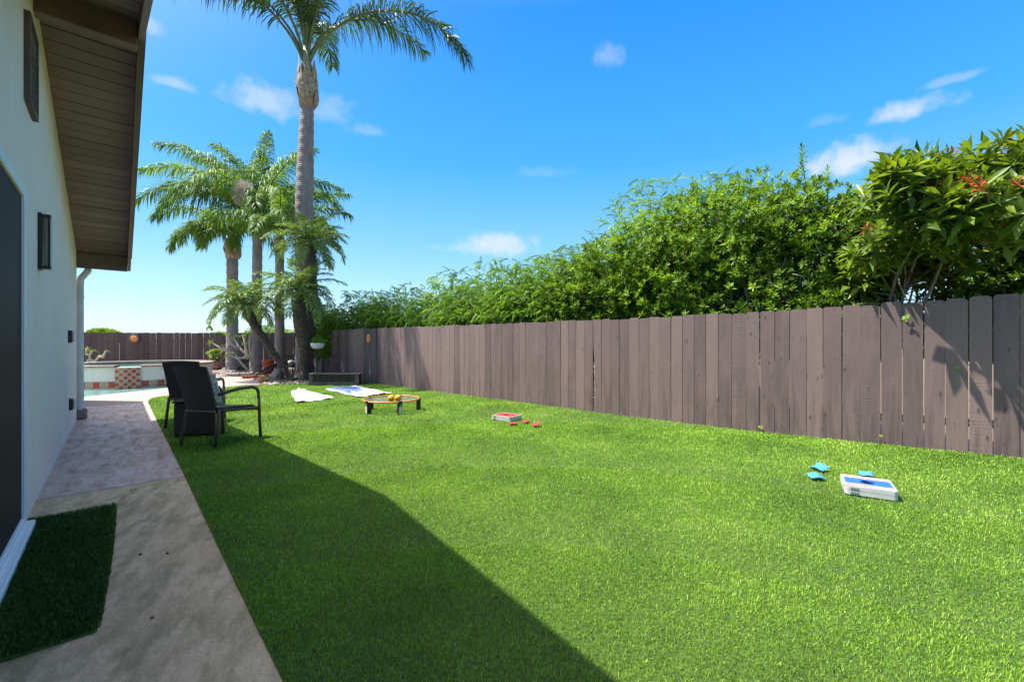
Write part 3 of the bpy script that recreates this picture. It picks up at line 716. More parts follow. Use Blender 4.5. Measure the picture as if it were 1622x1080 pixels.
# ------------------------------------------------------------------ fences
def fence(name, label, A, B, h0, h1, w, mat, yard, zf, group=None, split=None, gap=.006, tiltv=.004, rails=True):
    A = Vector((A.x, A.y, 0)); B = Vector((B.x, B.y, 0)); L_ = (B-A).length; d = (B-A).normalized(); n = Vector(yard)
    root = empty(name, A, label, 'fence', group)
    b = MB(); nl = MB(); s = 0.; i = 0
    while s < L_-.02:
        ww = min(w*random.uniform(.93, 1.05), L_-s); t = (s+ww/2)/L_
        p = A+d*s; q = A+d*(s+ww-gap*random.uniform(.4, 1.5)); zA = zf(p.x, p.y)
        hh = h0+(h1-h0)*t+random.uniform(-.012, .012); z0 = zA-.03; z1 = zA+hh; c = .023*random.uniform(.6, 1.2)
        tl = random.uniform(-tiltv, tiltv); off = random.uniform(0, .004); cup = random.uniform(-.003, .004)
        b.cur = random.random(); W_ = (q-p).length
        prof = [(0, z0), (W_, z0), (W_+tl, z1-c), (W_-c+tl, z1), (c+tl, z1), (tl, z1-c)]
        if split is not None and i == split: prof = [(0, z0), (W_-.002, z0), (W_-.03, z0+.35), (W_-.032, z0+.8), (W_-.004, z0+1.15), (W_, z1-c), (W_-c, z1), (c, z1), (0, z1-c)]
        vs = []
        for o_ in (off, off-.018):
            for (x, z) in prof: vs.append(p+d*x+n*o_+Vector((0, 0, z)))
        k = len(prof); uv = [(x+i*1.37, z-zA) for (x, z) in prof]*2
        fs = [tuple(range(k)), tuple(range(2*k-1, k-1, -1))]+[(j+k, (j+1) % k+k, (j+1) % k, j) for j in range(k)]
        b.add(vs, fs, uv)
        for zz in (.30, 1.22):
            for xx in (.03, W_-.03):
                if random.random() < .85: nl.sphere(p+d*(xx+random.uniform(-.008, .008))+n*(off+.001)+Vector((0, 0, zA+zz+random.uniform(-.012, .012))), random.uniform(.0025, .0042), 6, 4)
        s += ww; i += 1
    b.build('board_panel', mat, root)
    o = nl.build('nail_heads', M['black'], root); o['kind'] = 'stuff'
    if rails:
        for zz in (.30, 1.22):
            r = MB(); c = (A+B)/2; zA = zf(A.x, A.y); zB = zf(B.x, B.y)
            pts = []; K = 8
            for j in range(K+1):
                p = A+(B-A)*(j/K); pts.append(Vector((p.x, p.y, zf(p.x, p.y)+zz))-n*.04)
            r.tube(pts, .04, 4, up=(0, 0, 1)); r.build('rail', M['rail'], root)
        s = .2
        while s < L_:
            r = MB(); p = A+d*s-n*.10; r.box((p.x, p.y, zf(p.x, p.y)+.7), (.09, .09, 1.5), rz=math.atan2(d.y, d.x)); r.build('post', M['rail'], root); s += 2.4
    return root
zero = lambda x, y: 0.
A_, B_ = FP(2300), FP(596)
def side_h(x, y): return gz(x, y)
fence('fence', 'long purple brown dog-eared plank fence along the right side of the lawn', A_, B_, 1.55, 1.555, .172, M['fence'], tuple(FN), side_h, split=38)
E = Vector((-4.13, 12.3, 0))
fence('fence', 'short dark shaded fence return at the corner carrying the orange mask', E+Vector((.0,.02,0)), FP(597), 1.55, 1.55, .17, M['fence'], (.38, -.92, 0), zero, rails=False)
fence('fence', 'purple brown fence stretch behind the dark trough planter and the palms', Vector((-9.3,19.45,0)), E, 1.56, 1.55, .28, M['fence'], Vector((-6.7,-5.17,0)).normalized(), zero)
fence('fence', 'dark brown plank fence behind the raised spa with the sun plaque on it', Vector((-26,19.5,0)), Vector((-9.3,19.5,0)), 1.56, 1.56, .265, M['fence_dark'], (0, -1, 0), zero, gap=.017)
# ------------------------------------------------------------------ foliage
def leaf_small():      # kite with a fold
    return np.array([(0,0,0),(-.5,.45,.08),(0,1,0),(.5,.45,.08)], float)*np.array([.36, 1, 1]), [(0,3,2),(0,2,1)]
def rosette(n, el0, el1, wid=.36, whorls=1, broad=False, stem=0.):
    Vs, Fs = [], []; k = 0
    for i in range(n):
        a = 2.39996*i+random.uniform(-.2, .2); t = i/max(1, n-1)
        el = math.radians(el0+(el1-el0)*t+random.uniform(-12, 12)); ln = random.uniform(.75, 1.1)*(1-.25*t)
        if broad: lv = np.array([(0,0,0),(-.5,.55,.06),(0,.5,-.02),(.5,.55,.06),(0,1,-.08)], float); fc = [(0,2,1),(0,3,2),(1,2,4),(2,3,4)]
        else: lv = np.array([(0,0,0),(-.5,.5,.07),(0,1,-.04),(.5,.5,.07)], float); fc = [(0,3,2),(0,2,1)]
        lv = lv*np.array([wid, 1, 1])*ln
        c, s = math.cos(el), math.sin(el)
        y = lv[:, 1]*c-lv[:, 2]*s; z = lv[:, 1]*s+lv[:, 2]*c
        x = lv[:, 0]; ca, sa = math.cos(a), math.sin(a)
        q = np.stack([x*ca-y*sa, x*sa+y*ca, z+t*stem-stem], -1)
        Vs.append(q); Fs += [tuple(k+j for j in f) for f in fc]; k += len(lv)
    return np.concatenate(Vs), np.array(Fs)
def feather(n=14, droop=.6, lw=.07, ll=.32):
    Vs, Fs = [], []; k = 0
    for i in range(n):
        t = (i+.5)/n; y0 = t; z0 = -droop*t*t
        for s in (-1, 1):
            d = np.array([s*.75, .55, -.35-.5*random.random()]); d /= np.linalg.norm(d)
            l = ll*(1-.5*t)*random.uniform(.7, 1.2); b = np.array([0, y0, z0]); w = np.array([0, lw*.5, 0.])
            m = b+d*l*.5
            Vs.append(np.array([b, m-w, b+d*l+np.array([0,0,-.06]), m+w])); Fs += [(k, k+1, k+2), (k, k+2, k+3)]; k += 4
    return np.concatenate(Vs), np.array(Fs)
ROS = [rosette(11, 5, 75, .34, stem=.35) for _ in range(4)]
SPRIG = [rosette(22, -10, 70, .30, stem=2.2) for _ in range(2)]
BIG = [rosette(11, -25, 60, .30, broad=True, stem=.25) for _ in range(5)]
FEA = [feather() for _ in range(3)]
def blob_points(blobs, n, shell=.35, seed=0, gap=.5, gsc=2.2):
    w = np.array([b[3]*b[4]+b[3]*b[5]+b[4]*b[5] for b in blobs]); w = w/w.sum()
    bi = rng.choice(len(blobs), n*2, p=w); B = np.array(blobs)[bi]
    d = rng.normal(size=(n*2, 3)); d /= np.linalg.norm(d, axis=1, keepdims=True)
    r = rng.uniform(0, 1, n*2)**shell
    q = B[:, :3]+d*r[:, None]*B[:, 3:6]
    # clumps: reject by a smooth 3D pattern
    ph = seed*1.7
    f = np.sin(q[:, 0]*gsc*1.9+ph+np.sin(q[:, 2]*gsc*1.3))*np.sin(q[:, 1]*gsc*1.7+ph*2)*np.sin(q[:, 2]*gsc*2.3+ph+np.cos(q[:, 0]*gsc))
    keep = f > -1+2*gap*rng.uniform(0, 1, n*2)*.8
    q = q[keep][:n]; d = d[keep][:n]
    return q, d
def limb(b, p0, p1, r0, r1, wob=.08, n=7, sag=0.):
    p0 = Vector(p0); p1 = Vector(p1); L_ = (p1-p0).length; pts = []; rs = []
    o1 = Vector((random.uniform(-1,1), random.uniform(-1,1), random.uniform(-.3,1)))*wob*L_
    for i in range(n):
        t = i/(n-1); p = p0.lerp(p1, t)+o1*math.sin(math.pi*t)+Vector((random.uniform(-1,1), random.uniform(-1,1), 0))*wob*.15*L_*(0 < i < n-1)
        pts.append(p); rs.append(r0+(r1-r0)*t**.8)
    b.tube(pts, rs, 6); return pts
def shrub(name, label, cat, group, base, blobs, n, templates, size, mat, seed=0, nb=9, trunk_r=.05, shell=.3, gap=.5, up=.6, barkm='bark', gsc=2.2, extra=None, stems=1, leafname='crown', droop=False, smin=.75, ntwig=0):
    root = empty(name, Vector((base[0], base[1], 0)), label, cat, group)
    b = MB(); ends = []
    for s in range(stems):
        bx = Vector((base[0]+random.uniform(-.15, .15)*(stems > 1), base[1]+random.uniform(-.12, .12)*(stems > 1), -.15))
        q = blobs[(s*3) % len(blobs)]
        fork = Vector((bx.x+(q[0]-bx.x)*.3, bx.y+(q[1]-bx.y)*.3, max(.7, q[2]*.42)))
        limb(b, bx, fork, trunk_r, trunk_r*.75, .05)
        for k in range(max(2, nb//stems)):
            q = random.choice(blobs); d = Vector((random.gauss(0, 1), random.gauss(0, 1), random.gauss(.4, .8))).normalized()
            e = Vector((q[0]+d.x*q[3]*.55, q[1]+d.y*q[4]*.55, q[2]+d.z*q[5]*.55))
            pts = limb(b, fork, e, trunk_r*.55, trunk_r*.12, .12)
            for j in range(3):
                st = pts[random.randint(2, 5)]; dd = Vector((random.gauss(0,1), random.gauss(0,1), random.gauss(.5,.8))).normalized()
                limb(b, st, st+dd*random.uniform(.25, .55), trunk_r*.2, trunk_r*.06, .1, 4)
    b.build('trunk', M[barkm], root, True)
    q, d = blob_points(blobs, n, shell, seed, gap, gsc)
    sd = (q[:, 0]-0)*.692+(q[:, 1]-8.77)*.722          # how far beyond the fence line
    if base[1] < 22:
        kp = np.where(q[:, 2] < 1.72, sd > size*.9+.05, sd > (-2. if leafname == 'crown' and cat == 'tree' and size > .19 and droop is False else .0+size*.6))
        if stems > 1: kp &= (rng.uniform(0, 1, len(q)) < np.clip((q[:, 2]-1.2)/1.3, .45, 1.))
        q, d = q[kp], d[kp]
    ax = d*(1-up)+np.array([[0, 0, 1.]])*up+rng.normal(size=q.shape)*.3
    if droop: ax = rng.normal(size=q.shape)*.5+np.array([[0, 0, 1.]])   # feathers: local y is the twig
    tsel = rng.integers(0, len(templates), len(q)); Vs, Fs, Rn, off = [], [], [], 0
    for ti, (T, TF) in enumerate(templates):
        m = tsel == ti; k = m.sum()
        if not k: continue
        vv, ff = inst(T, TF, frames(ax[m], rng.uniform(0, 6.28, k)), q[m], size*rng.uniform(smin, 1.25, k))
        # leaf-by-leaf variation
        rb = np.repeat(rng.uniform(0, 1, k), len(T)); lv = 5 if len(T) % 5 == 0 and TF.shape[0]/len(T) == .8 else 4
        rl = np.repeat(rng.uniform(0, 1, k*len(T)//lv+1), lv)[:k*len(T)]
        Vs.append(vv); Fs.append(ff+off); off += len(vv); Rn.append(rb*.55+rl*.45)
    o = mesh_obj(leafname, np.concatenate(Vs), np.concatenate(Fs), M[mat], root, False, np.concatenate(Rn))
    if extra: extra(root)
    return root
def blobcol(px, ytop, off, rad, zlow=1.1, squash=.9, n=3, spread=.7):
    """stack of ellipsoids behind the fence whose top is seen at (px, ytop)"""
    off = max(off, rad*1.0+.35); c = FP(px, off); Y = c.y; X = (px-811)/F*Y; zt = H+(540-ytop)/F*Y
    out = []; zc = zt-rad*squash
    out.append((X, Y, zc, rad, rad*.9, rad*squash))
    for k in range(n-1):
        sgn = random.choice((-1, 1))*random.uniform(.4, 1); r2 = rad*random.uniform(.75, 1.0)
        zz = zlow+(zc-zlow)*random.uniform(0, .75)
        out.append((X+FD.x*rad*spread*sgn, Y+FD.y*rad*spread*sgn, zz, r2, r2*.85, r2*squash))
    out.append((X, Y, (zlow+zc)/2-.15, rad*1.05, rad*.85, max(.35, (zc-zlow)*.62)))
    return (X, Y), out
# far feathery trees
far = [(512, 478, 1.5, 1.0, 'low feathery green tree beside the palm trunks, leftmost behind the fence'),
       (572, 456, 1.6, 1.3, 'feathery green tree behind the fence corner with the orange mask'),
       (640, 449, 1.5, 1.2, 'feathery tree behind the fence, second to the right of its corner'),
       (712, 428, 1.5, 1.2, 'bright feathery tree above the fence left of the lowest cloud'),
       (790, 408, 1.6, 1.2, 'yellow tinged feathery tree directly below the lowest cloud'),
       (868, 398, 1.5, 1.05, 'dark feathery tree just right of the lowest cloud')]
for i, (px, yt, off, rad, lab) in enumerate(far):
    bs, bl = blobcol(px, yt, off, rad, 1.1, .85, 5)
    shrub('feathery_tree', lab, 'tree', 'feathery trees behind the fence', bs, bl, 5200, FEA, .2, 'wisp', i, 6, .06, .35, .7, .5, droop=True)
# wispy ones behind the rosette shrubs
for i, (px, yt, off, rad, lab) in enumerate([(935, 372, 2.0, .95, 'wispy light green tree rising behind the glossy shrubs at the slope of the hedge'),
                                            (1040, 282, 2.3, 1.15, 'tall wispy tree whose thin twigs top the left shoulder of the hedge'),
                                            (1130, 275, 2.4, 1.1, 'tall wispy tree behind the middle of the high hedge')]):
    bs, bl = blobcol(px, yt, off, rad, 1.6, 1., 4)
    shrub('wispy_tree', lab, 'tree', 'wispy trees behind the hedge', bs, bl, 5200, FEA, .17, 'wisp', 20+i, 7, .06, .4, .75, .5, droop=True)
# glossy rosette shrubs
pit = [(905, 412, 1.0, .70, 5, 'small glossy shrub at the low left end of the hedge'),
       (968, 372, 1.0, .75, 5, 'glossy shrub on the rising left shoulder of the hedge'),
       (1040, 332, 1.1, .85, 7, 'rounded glossy shrub with whorled leaves left of the pale trunk'),
       (1120, 292, 1.2, .95, 8, 'wide glossy shrub with dark gaps in the middle of the hedge'),
       (1205, 268, 1.2, .95, 8, 'tall glossy shrub on a pale forked trunk'),
       (1280, 288, 1.0, .70, 6, 'glossy shrub with long upright shoots standing above the hedge')]
for i, (px, yt, off, rad, st, lab) in enumerate(pit):
    bs, bl = blobcol(px, yt, off, rad, 1.3, .9, 5)
    def ex(root, px=px, yt=yt, off=off, i=i, rad=rad):
        if i >= 1:
            rs_ = random.Random(900+i)
            for k in range(2 if i < 3 else 4):
                f_ = FP(px+rs_.uniform(-35, 35), rs_.uniform(.5, .95)); st_ = Vector((f_.x, f_.y, rs_.uniform(1.2, 1.5))); hd = rs_.choice((-1, 1))*rs_.uniform(.3, 1.2)
                pts = [st_]; dr_ = Vector((-FD.x*hd, -FD.y*hd, rs_.uniform(.7, 1.3))).normalized()
                for j in range(7):
                    dr_ = (dr_+Vector((rs_.uniform(-.3, .3), rs_.uniform(-.12, .12), rs_.uniform(-.2, .25)))).normalized(); pts.append(pts[-1]+dr_*rs_.uniform(.12, .19))
                b = MB(); b.tube(pts, [.022-.0024*j for j in range(8)], 6); br = b.build('bare_branch', M['bark_pale'], root, True)
                for q_ in (3, 5):
                    b = MB(); d2 = (dr_+Vector((rs_.uniform(-.9, .9), rs_.uniform(-.2, .2), rs_.uniform(-.2, .7)))).normalized(); b.tube([pts[q_], pts[q_]+d2*.18, pts[q_]+d2*.34+Vector((0,0,.05))], [.010, .007, .004], 5); b.build('twig', M['bark_pale'], br, True)
        off = max(off, rad*1.0+.35); c = FP(px, off)
        for k in range(7):
            X = (px+random.uniform(-45, 45)-811)/F*c.y; y = yt+random.uniform(0, 45)
            if i == 5 and k < 2: X = ((1270, 1311)[k]-811)/F*c.y; y = (232, 268)[k]
            Yk = c.y+random.uniform(-.3, .3); z = H+(540-y)/F*c.y
            if i == 5 and k < 2: Yk = c.y
            b = MB(); b.tube([(X-random.uniform(-.1,.1), Yk, z-.6), (X, Yk, z-.15), (X, Yk, z)], [.008, .006, .003], 5); sh = b.build('shoot', M['bark'], root)
            T, TF = SPRIG[k % 2]; q = np.array([[X, Yk, z-.02*j] for j in (0, 7, 14)]); ax = np.tile([[0, 0, 1.]], (3, 1))+rng.normal(size=(3, 3))*.1
            vv, ff = inst(T, TF, frames(ax, rng.uniform(0, 6, 3)), q, .095*rng.uniform(.8, 1.25, 3))
            mesh_obj('shoot_leaves', vv, ff, M['pitt'], sh, False, rng.uniform(.3, 1, len(vv)//4).repeat(4))
    shrub('glossy_shrub', lab, 'shrub', 'glossy shrubs forming the hedge', bs, bl, 3300 if i < 2 else 3900, ROS, .10, 'pitt', 40+i, 16, .062, .3, 1.0, .55, 'bark_pale', 2.0, ex, stems=3, smin=.5)
# broad-leaved tree on the right, leaning over the fence
def bigtree(name, lab, base, blobs, n, seed, nred, size=.23, gap=.8):
    def ex(root):
        T, TF = BIG[0]; m = rng.integers(0, len(blobs), nred); B = np.array(blobs)[m]
        d = rng.normal(size=(nred, 3)); d[:, 2] = np.abs(d[:, 2])+.7; d /= np.linalg.norm(d, axis=1, keepdims=True)
        q = B[:, :3]+d*B[:, 3:6]*1.04
        vv, ff = inst(T, TF, frames(d+np.array([[0,0,.8]]), rng.uniform(0, 6, nred)), q, size*.62*rng.uniform(.6, 1.1, nred))
        mesh_obj('new_leaves', vv, ff, M['redleaf'], root, False, rng.uniform(0, 1, len(vv)//5).repeat(5))
    return shrub(name, lab, 'tree', 'broad-leaved trees at the right end of the fence', base, blobs, n, BIG, size, 'bigleaf', seed, 9, .045, .35, gap, .55, 'bark_pale', 2.4, ex)
def Pb(px, py, Y, r, sq=.8): p = P(px, py, Y); return (p.x, p.y, p.z, r, r, r*sq)
bigtree('broad_leaved_tree', 'broad-leaved tree with red tipped shoots leaning over the right end of the fence', (5.15, 6.0), [Pb(1428,300,4.5,.34), Pb(1390,345,5.6,.42), Pb(1475,345,4.5,.36), Pb(1365,395,5.9,.45), Pb(1440,385,5.2,.42), Pb(1500,295,4.4,.3), Pb(1445,270,5.2,.35), Pb(1350,440,5.9,.4,.6), Pb(1480,432,5.5,.34,.6), Pb(1400,395,4.95,.33), Pb(1445,425,5.1,.3,.8), Pb(1372,440,5.35,.3,.7), Pb(1345,345,5.9,.36), Pb(1420,440,5.8,.38,.5)], 420, 61, 20)
bigtree('broad_leaved_tree', 'broad-leaved tree with red new leaves at the far right edge, casting shade on the fence', (6.2, 5.3), [Pb(1560,285,5.0,.5), Pb(1640,262,4.9,.5), Pb(1600,335,4.3,.42), Pb(1530,345,5.1,.4), Pb(1690,340,4.6,.6), Pb(1585,420,5.0,.45), Pb(1660,430,4.8,.5), Pb(1760,300,4.4,.7), Pb(1530,390,4.6,.28), Pb(1530,330,4.3,.3)], 540, 67, 26, .23, .62)
# low shrubs filling behind the right fence, and dark ones at its foot
for i, (px, yt, rad, lab) in enumerate([(1330, 440, .6, 'low dark glossy shrub behind the fence under the gap left of the broad-leaved trees'), (1610, 400, .75, 'dark glossy shrub behind the far right fence boards')]):
    bs, bl = blobcol(px, yt, 1.0, rad, 1.2, .8, 3)
    shrub('glossy_shrub', lab, 'shrub', 'glossy shrubs forming the hedge', bs, bl, 2200, ROS, .1, 'pitt', 80+i, 6, .04, .35, .7, .5)
# treetops beyond the far fence
for (px, Y, h, r, lab) in [(162, 60, 2.75, 1.7, 'small dark treetop showing over the far fence left of the sun plaque'), (355, 24, 1.78, 1.0, 'pale green bush top just above the far fence behind the leftmost palm'), (425, 24, 2.1, 1.3, 'green bush behind the fence between the palm trunks')]:
    x = (px-811)/F*Y
    shrub('background_tree', lab, 'tree', None, (x, Y), [(x, Y, h-r*.5, r, r, r*.5), (x+r*.7, Y, h-r*.62, r*.8, r*.8, r*.45)], 1600, FEA if Y < 50 else ROS, .25 if Y < 50 else .5, 'wisp' if Y < 50 else 'pitt', px, 4, .08)
# vine sprigs poking through the fence
for (px, py, s, lab) in [(1435, 504, .055, 'bright green leaf sprig poking over the fence boards near its top'), (1518, 583, .025, 'tiny yellow green sprout halfway up the fence'), (1206, 677, .04, 'small yellow green sprout at the foot of the fence'), (1396, 690, .028, 'tiny yellow green leaf low on the fence at its foot right of the other sprout')]:
    c = FP(px, -.035); p = P(px, py, c.y); root = empty('leaf_sprig', p, lab, 'sprig')
    b = MB(); b.tube([p-FN*.03+Vector((0,0,-.02)), p-FN*.01, p], .0025, 5); b.build('stem', M['stem'], root)
    T, TF = rosette(6, -10, 60, .6, broad=True); q = np.array([list(p)])
    vv, ff = inst(T, TF, frames(np.array([list(FN+Vector((0,0,.4)))]), np.array([1.])), q, np.array([s]))
    mesh_obj('leaves', vv, ff, M['wisp'], root, False, np.full(len(vv), .85))
# ------------------------------------------------------------------ palms
def frond_mesh(pts, ll, nl, start=.18, droop=.6, spread=1., wid=.022, seed=0, plum=.35, yell=0., vsh=.5):
    """pts: polyline of the rachis; returns leaflets V,F,rnd"""
    P_ = np.array([list(p) for p in pts]); seg = np.linalg.norm(np.diff(P_, axis=0), axis=1); cum = np.r_[0, np.cumsum(seg)]; L_ = cum[-1]
    Vs, Rn = [], []; k = 0; ts = np.linspace(start, .995, nl); F4, F3 = [], []
    base = rng.uniform(.0, .6)
    for t in ts:
        s = t*L_; p = np.array([np.interp(s, cum, P_[:, j]) for j in range(3)]); q = np.array([np.interp(min(L_, s+.05), cum, P_[:, j]) for j in range(3)]); q0 = np.array([np.interp(max(0, s-.05), cum, P_[:, j]) for j in range(3)])
        T = q-q0; T /= np.linalg.norm(T); sd = np.cross(T, [0, 0, 1.]); 
        if np.linalg.norm(sd) < .15: sd = np.array([T[1], -T[0], 0])+np.array([.3, .2, 0])
        sd /= np.linalg.norm(sd); up = np.cross(sd, T)
        u = (t-start)/(1-start); prof = min(1, .45+u*2.2)*(1-.62*u**2.2)
        for sg in (-1, 1):
            for rep in range(1):
                l = ll*prof*rng.uniform(.8, 1.12); el = rng.normal(vsh, plum)
                d0 = sd*sg*math.cos(el)*spread+up*math.sin(el)+T*(.35+.75*u)+rng.normal(size=3)*.06; d0 /= np.linalg.norm(d0)
                pp = p+T*rng.uniform(-.02, .02); w = np.cross(d0, up+rng.normal(size=3)*.5); w /= np.linalg.norm(w)+1e-9; w = w*wid*rng.uniform(.7, 1.2)*.5
                g = np.array([0, 0, -1.]); dr = droop*rng.uniform(.75, 1.25)
                a = pp; b1 = pp+d0*l*.38+g*dr*l*.05; c1 = pp+d0*l*.7+g*dr*l*.3; e = pp+d0*l*(1-.28*min(dr,1.3))+g*dr*l*.85
                Vs.append(np.array([a-w*.5, a+w*.5, b1+w, b1-w, c1+w*.8, c1-w*.8, e])); F4 += [(k,k+1,k+2,k+3),(k+3,k+2,k+4,k+5)]; F3.append((k+5,k+4,k+6)); k += 7
                Rn.append(np.full(7, np.clip(base*.6+rng.uniform(0, .45)+yell*rng.uniform(.3, .7), 0, 1)))
    return np.concatenate(Vs), [np.array(F4), np.array(F3)], np.concatenate(Rn)
def arc(base, az, e0, e1, L_, n=14, pw=1.2, twist=0.):
    p = Vector(base); pts = [p.copy()]
    for i in range(n):
        t = (i+.5)/n; e = R(e0+(e1-e0)*t**pw); a = R(az+twist*t); p = p+Vector((math.cos(e)*math.cos(a), math.cos(e)*math.sin(a), math.sin(e)))*(L_/n); pts.append(p.copy())
    return pts
def add_frond(root, pts, mat, ll=.55, nl=70, r=.03, dead=False, **k):
    b = MB(); n = len(pts); b.tube(pts, [r*(1-.85*i/(n-1)) for i in range(n)], 6); st = b.build('frond', M['stem'], root, True)
    Vv, Ff, rn = frond_mesh(pts, ll, nl, **k)
    mesh_obj('leaflets', Vv, Ff, M['frond_dead'] if dead else M[mat], st, False, rn)
def ptrunk(root, pts, rads, mat, rings=0, sides=16, knob=0., name='trunk'):
    # resample
    P_ = [Vector(p) for p in pts]; seg = [(P_[i+1]-P_[i]).length for i in range(len(P_)-1)]; L_ = sum(seg)
    n = max(12, int(L_/.045)); cum = np.r_[0, np.cumsum(seg)]; A = np.array([list(p) for p in P_]); out = []; rr = []
    for i in range(n+1):
        s = L_*i/n; s2 = s
        # smoothstep between knots gives soft bends
        p = [np.interp(s2, cum, A[:, j]) for j in range(3)]; r = np.interp(s, cum, rads)
        if rings: r *= 1+.028*math.sin(s*rings*6.283)+.012*math.sin(s*3.1)
        if knob: r *= 1+knob*random.uniform(-1, 1)
        out.append(p); rr.append(r)
    out = np.array(out); ker = np.ones(7)/7
    for j in range(3): out[3:-3, j] = np.convolve(out[:, j], ker, 'valid')
    b = MB(); b.tube([Vector(p) for p in out], rr, sides)
    if knob:
        for i in range(2, n, 1):
            for k in range(5):
                a = random.uniform(0, 6.28); p = Vector(out[i]); d = Vector((math.cos(a), math.sin(a), .35)).normalized()
                q = p+d*rr[i]*.9; b.tube([q, q+d*random.uniform(.02, .05)+Vector((0,0,.02))], [.022, .01], 5)
    b.build(name, mat, root, True)
def boots(root, c, r, z0, z1, n, mat, flare=.02):
    """old leaf bases: curved scales wrapped round the top of the trunk, open at the top like a vase"""
    b = MB(); Hh = z1-z0
    for i in range(n+5):
        a0 = 2.4*i; t = i/(n+5); zb = z0+Hh*.55*t; L_ = Hh*random.uniform(.45, .62); m = 7; nn = 6; wa = random.uniform(1.0, 1.35)
        vs = []; fs = []
        for k in range(nn+1):
            s_ = k/nn; w = wa*(1-s_)**.7*(.6+.4*min(1, s_*5))+.12; rr = r*(1.0+.28*math.sin(min(1, s_*1.4)*math.pi)*(1-.4*t))+.02*(1-t)+.035*s_*(1-t)
            for j in range(m):
                a = a0+(j/(m-1)-.5)*w; q = rr*(1-.05*abs(j/(m-1)-.5)); vs.append(c+Vector((q*math.cos(a), q*math.sin(a), zb+L_*s_)))
        for k in range(nn):
            for j in range(m-1): q = k*m+j; fs.append((q, q+1, q+1+m, q+m))
        b.add(vs, fs)
    pts = [c+Vector((0,0,z0)), c+Vector((0,0,z0+Hh*.3)), c+Vector((0,0,z0+Hh*.7)), c+Vector((0,0,z1))]
    b.tube(pts, [r*.98, r*1.12, r*.85, r*.35], 14)
    b.build('crownshaft', mat, root, True)
# -- tallest palm
def tall_palm():
    Y = 14.6; c = lambda px, py: P(px, py, Y)
    b0 = c(482, 598); b0.z = 0
    root = empty('tall_palm', b0, 'tallest palm with a ringed grey trunk reaching out of the top of the picture', 'palm tree')
    ptrunk(root, [b0-Vector((0,0,.1)), b0+Vector((.0,0,.5)), c(483,480), c(481,350), c(484,250), c(487,165)], [.34,.28,.27,.285,.255,.19], M['ptrunk'], 3.2)
    t = c(487, 165)
    boots(root, Vector((t.x, t.y, 0)), .26, t.z-.1, t.z+1.45, 9, M['boot'])
    b = MB(); b.tube([t, t+Vector((-.03,0,.9)), t+Vector((-.05,0,1.9))], [.24,.2,.09], 10); b.build('crownshaft', M['boot_green'], root, True)
    c0 = t+Vector((-.03, 0, 1.0))
    # dry flower stub on the left of the shaft
    s = MB()
    for k in range(40):
        a = random.uniform(0, 6.28); e = t+Vector((-.28+math.cos(a)*.14, math.sin(a)*.1-.05, .82+random.uniform(-.25, .2))); s.tube([t+Vector((-.22,-.05,.55)), e], [.01,.005], 4)
    s.build('flower_stub', M['seed'], root)
    K = dict(ll=1.0, nl=190, r=.055, droop=.75, wid=.04, plum=.5, start=.34, vsh=.15)
    add_frond(root, arc(c0, -8, 84, -62, 7.0, 18, .75), 'frond_tall', **K)
    add_frond(root, arc(c0, 203, 84, -28, 5.6, 18, 1.0), 'frond_tall', **{**K, 'start': .42})
    for (az, e0, e1, L_, pw) in [(-100, 88, 5, 5.5, 1.6), (-60, 86, 10, 5.5, 1.8), (100, 86, -30, 5.6, 1.2), (150, 86, 20, 5.5, 2.), (35, 85, -35, 5.8, 1.1), (-30, 84, -10, 5.6, 1.3), (0, 89, 60, 5., 1.), (220, 89, 55, 5., 1.), (-125, 84, -22, 5.6, 1.1), (222, 80, -50, 5.4, .95)]:
        add_frond(root, arc(c0, az, e0, e1, L_, 16, pw), 'frond_tall', **{**K, 'nl': 130, 'start': .3})
tall_palm()
def queen(label, px, base_y, Yd, ytop, fr, lean=0, r=(.27,.22,.2), ll=.62, seedpod=False, dead=0, bootlen=.7):
    b0 = P(px, base_y, Yd); b0.z = 0; t = P(px+lean, ytop, Yd)
    root = empty('queen_palm', b0, label, 'palm tree', 'queen palms in the gravel bed')
    ptrunk(root, [b0-Vector((0,0,.1)), b0+Vector((0,0,.25)), b0.lerp(t, .5), t], [r[0]*1.12, r[0], r[1], r[2]], M['ptrunk'], 3.)
    boots(root, Vector((t.x, t.y, 0)), r[2]*1.15, t.z-.05, t.z+bootlen, 8, M['boot'])
    c0 = t+Vector((0, 0, bootlen*.75))
    for (az, e0, e1, L_, y) in fr:
        add_frond(root, arc(c0, az, e0, e1, L_*1.12, 12, 1.0, random.uniform(-15, 15)), 'frond', ll=ll, nl=int(36*L_)+12, r=.035, droop=.8, wid=.04, plum=.55, start=.16, vsh=.15, yell=y)
    if seedpod:
        s = MB(); q = P(386, 304, 15.3)
        for k in range(420):
            d = Vector((random.gauss(0,1), random.gauss(0,1), random.gauss(0,1))).normalized(); e = q+Vector((d.x*.40, d.y*.3, d.z*.5)); s.tube([q+Vector((0,.2,-.5)), q+Vector((d.x*.2,d.y*.15,d.z*.2)), e+Vector((0,0,-.05))], [.009,.007,.006], 3)
        s.build('flower_cluster', M['seed'], root)
    return root
queen('leftmost queen palm with ragged fibrous top and short fronds drooping toward the far fence', 368, 586, 18.0, 408, [(180,60,-80,2.7,.0),(215,50,-85,2.4,.0),(150,64,-70,2.6,.0),(0,50,-80,2.0,.0),(300,45,-85,2.0,.1),(250,55,-85,2.4,.0),(120,75,-20,2.4,.0),(40,70,-40,2.2,.1),(200,75,-45,2.9,.1),(340,70,-60,2.1,.0),(270,50,-88,2.1,.0)], r=(.235,.21,.21), bootlen=1.0, ll=.62)
